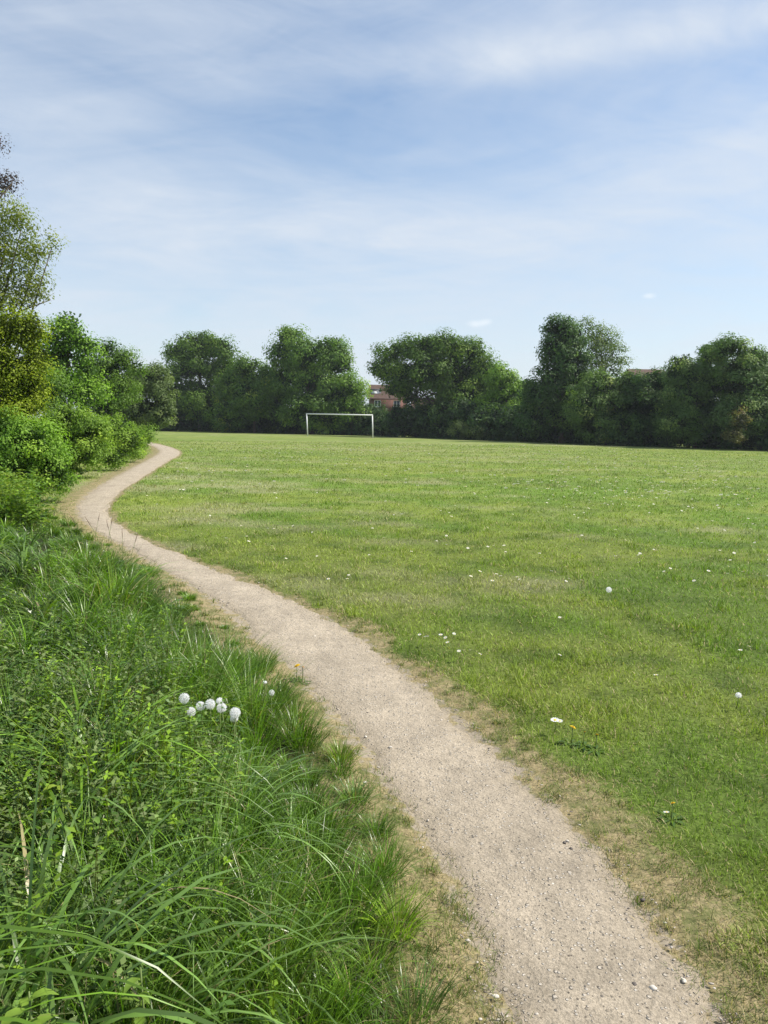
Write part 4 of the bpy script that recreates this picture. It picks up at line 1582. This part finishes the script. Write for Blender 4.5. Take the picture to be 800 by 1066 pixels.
# ------------------------------------------------------------------ stones and leafy weeds
def stone_mesh(seed, flat=0.6):
    import bmesh
    bm = bmesh.new()
    bmesh.ops.create_icosphere(bm, subdivisions=2, radius=1.0)
    rs = np.random.default_rng(seed)
    pl = rs.normal(size=(9, 3))
    pl /= np.linalg.norm(pl, axis=1)[:, None]
    for v in bm.verts:
        p = np.array(v.co)
        for q in pl:
            k = p @ q
            if k > 0.72:
                p = p - q * (k - 0.72)
        p[2] *= flat
        p[0] *= 1.25
        v.co = p
    V = np.array([v.co[:] for v in bm.verts])
    Fc = np.array([[v.index for v in f.verts] for f in bm.faces])
    bm.free()
    return V, Fc


def build_gravel():
    N = 26000
    r = np.exp(rng.uniform(math.log(1.4), math.log(14), N))
    a = np.radians(rng.uniform(-38, 34, N))
    x, y = r * np.sin(a), r * np.cos(a)
    s, hw = path_field(x, y)
    e = np.abs(s) - hw
    keep = (e < 0.06) & (rng.random(N) < 0.35 + 0.65 * sstep(-0.3, 0.0, e))
    x, y, r = x[keep], y[keep], r[keep]
    n = len(x)
    z = H(x, y) + 0.012
    import bmesh
    bm = bmesh.new()
    bmesh.ops.create_icosphere(bm, subdivisions=1, radius=1.0)
    bv = np.array([v.co[:] for v in bm.verts])
    bf = np.array([[v.index for v in f.verts] for f in bm.faces])
    bm.free()
    sz = (0.0014 + 0.0046 * rng.random(n) ** 4.0) * np.maximum(1, r / 3.5) ** 0.7
    ang = rng.uniform(0, 6.28, n)
    P = bv[None] * rng.uniform(0.5, 1.4, (n, len(bv), 1)) * np.stack([rng.uniform(.8, 1.9, n), rng.uniform(.6, 1.1, n), rng.uniform(.3, .7, n)], 1)[:, None, :]
    P = P * sz[:, None, None]
    X = P[..., 0] * np.cos(ang)[:, None] - P[..., 1] * np.sin(ang)[:, None]
    Y = P[..., 0] * np.sin(ang)[:, None] + P[..., 1] * np.cos(ang)[:, None]
    V = np.stack([X + x[:, None], Y + y[:, None], P[..., 2] + z[:, None]], -1).reshape(-1, 3)
    Fc = (bf[None] + (np.arange(n) * len(bv))[:, None, None]).reshape(-1, 3)
    t = rng.random((n, 1))
    c = np.array([0.34, 0.29, 0.24]) * (1 - t) + np.array([0.52, 0.47, 0.41]) * t
    dk = rng.random(n) < 0.22
    c[dk] = np.array([0.18, 0.15, 0.125])
    m = M_GRIT
    o = mesh_np('gravel', V, Fc.ravel(), np.full(len(Fc), 3), m, attrs={'col': np.repeat(c, len(bv), 0)})
    tag(o, 'fine loose gravel and grit scattered over the dirt path', 'gravel', kind='stuff')


M_GRIT, _w = mat_new('grit')
_a = _w.n('ShaderNodeAttribute', attribute_name='col').outputs['Color']
_p = _w.n('ShaderNodeBsdfPrincipled')
_w.set(_p.inputs['Base Color'], _a)
_p.inputs['Roughness'].default_value = 0.85
finish(_w, _p.outputs[0])
build_gravel()

for i, (px, py, s_, dark, lab) in enumerate([
        (588, 876, .010, 1, 'dark stone on the path near its right edge, left of a touching pair'),
        (595, 882, .009, 1, 'dark stone on the path just below and right of its neighbour'),
        (591, 874, .008, 0, 'pale stone resting against the dark pair near the right edge of the path'),
        (669, 937, .011, 1, 'dark stone with a pale side by the right edge of the path in the foreground'),
        (594, 919, .009, 1, 'small dark stone in the middle of the path, below the dark pair'),
        (661, 1023, .011, 1, 'largest dark stone low in the foreground of the path'),
        (712, 1020, .012, 0, 'white stone in the foreground by the right edge of the path'),
        (680, 1027, .014, 0, 'flat pale stone just right of the largest dark stone'),
        (576, 920, .012, 0, 'pale flat stone in the middle of the path left of a small dark one'),
        (328, 662, .014, 0, 'pale stone far up the path above the yellow dandelions'),
        (333, 664, .012, 1, 'dark stone beside the pale one far up the path'),
        (407, 777, .013, 0, 'pale pointed stone near the left edge of the path'),
        (381, 766, .010, 0, 'small pale stone left of the pointed one near the left edge of the path'),
        (383, 741, .009, 1, 'small dark stone on the left half of the path above the pale ones'),
        (539, 896, .008, 1, 'tiny dark stone left of the middle of the path'),
        (380, 818, .012, 0, 'pale stone in the dry grass at the left edge of the path'),
        (516, 1037, .012, 0, 'pale stone half buried at the bottom left of the path')]):
    g = G(px, py, -0.01)
    V, Fc = stone_mesh(i + 3)
    o = mesh_np('stone', V * s_ * 0.8, Fc.ravel(), np.full(len(Fc), 3), M_STONED if dark else M_STONE, smooth=False)
    o.location = (g[0], g[1], h1(g[0], g[1]) + 0.012 + s_ * 0.3)
    o.rotation_euler = (random.uniform(-.2, .2), random.uniform(-.2, .2), random.random() * 6.28)
    tag(o, lab, 'stone', 'loose stones on the path')


def leafy_weed(px, py, z, n, ln, colr, label):
    g = G(px, py, z)
    gz = h1(g[0], g[1])
    e = empty('broad_leaf_weed', (g[0], g[1], gz), label, 'weed', 'broad leaved weeds in the verge')
    hgt = z - gz
    V, L_, S, st = [], [], [], MB()
    st.tube([(0, 0, 0), (0.01, 0, hgt * .5), (0.0, 0.01, hgt)], [0.004, 0.003, 0.002], 6)
    for k in range(n):
        t = k * 2.4 + random.uniform(-.3, .3)
        f = 0.45 + 0.55 * k / n
        d = np.array([math.cos(t), math.sin(t), 0.0])
        s_ = np.array([-math.sin(t), math.cos(t), 0])
        l = ln * 0.55 * random.uniform(.75, 1.1)
        o_ = np.array([0, 0, hgt * f])
        prof = [(0, .02, 0), (.25, .32, .12), (.5, .40, .16), (.75, .26, .10), (1.0, .02, -.06)]
        i0 = len(V)
        for (a, w, zz) in prof:
            c = o_ + d * l * a + np.array([0, 0, l * zz])
            V += [c + s_ * l * w * .5 + [0, 0, l * w * .15], c, c - s_ * l * w * .5 + [0, 0, l * w * .15]]
        for a in range(4):
            for b in range(2):
                j = i0 + a * 3 + b
                L_ += [j, j + 1, j + 4, j + 3]
                S.append(4)
    mesh_np('leaves', V, L_, S, M_WEED, e, attrs={'col': np.array(colr) * rng.uniform(.85, 1.15, (len(V), 1))}, smooth=True)
    st.build('stem', M_STEM, e)


for q in [(62, 812, 0.52, 8, 0.11, (0.22, 0.30, 0.03), 'yellow green broad leaved weed standing out of the dark weeds at the left'),
          (28, 1036, 0.50, 9, 0.12, (0.17, 0.27, 0.035), 'bright broad leaved weed in the bottom left corner'),
          (145, 1010, 0.45, 8, 0.10, (0.15, 0.24, 0.035), 'broad leaved weed under arching grass at the bottom left'),
          (18, 612, 0.45, 9, 0.11, (0.20, 0.29, 0.035), 'yellow green weed at the left edge between the grass and the nettles'),
          (95, 845, 0.45, 6, 0.09, (0.15, 0.26, 0.05), 'light green upright weed just right of the yellow green one'),
          (245, 800, 0.35, 6, 0.08, (0.20, 0.30, 0.03), 'small lime coloured weed below the dandelion clocks'),
          (122, 660, 0.42, 7, 0.08, (0.17, 0.22, 0.03), 'small yellowish weed in the grass above the dandelion clocks'),
          (14, 722, 0.50, 5, 0.08, (0.14, 0.24, 0.09), 'pale green weed leaf at the left edge level with the dandelion clocks')]:
    leafy_weed(*q)

# dark seed heads of taller grass against the pale path
for px, py in [(90, 543), (98, 541), (106, 546), (112, 545), (118, 549), (128, 560), (134, 562), (80, 547)]:
    g = G(px, py + 6, 0.45)
    gz = h1(g[0], g[1])
    e = empty('seeding_grass_stalk', (g[0], g[1], gz), 'thin dark seeding grass stalk standing against the pale path bend', 'grass stalk', 'seeding grass stalks')
    lx = random.uniform(-.14, .10)
    MB().tube([(0, 0, 0), (lx * .4, 0, .3), (lx, 0, .42)], [.0022, .0018, .0014], 5).build('stalk', M_STEM, e)
    MB().tube([(lx, 0, .42), (lx * 1.2, 0, .46), (lx * 1.5, 0, .52)], [.0015, .0035, .001], 6).build('seed_spike', M_SEED, e)

# haze
def build_haze():
    m = bpy.data.materials.new('haze_air')
    m.use_nodes = True
    nt = m.node_tree
    nt.nodes.clear()
    v = nt.nodes.new('ShaderNodeVolumePrincipled')
    v.inputs['Color'].default_value = (0.86, 0.92, 1.0, 1)
    v.inputs['Density'].default_value = 0.0003
    v.inputs['Anisotropy'].default_value = 0.2
    o = nt.nodes.new('ShaderNodeOutputMaterial')
    nt.links.new(v.outputs[0], o.inputs['Volume'])
    b = MB().box(-2600, 2600, -2600, 2600, -2.0, 32)
    tag(b.build('haze', m), kind='stuff')


build_haze()

print('faces', sum(len(o.data.polygons) for o in bpy.data.objects if o.type == 'MESH'))
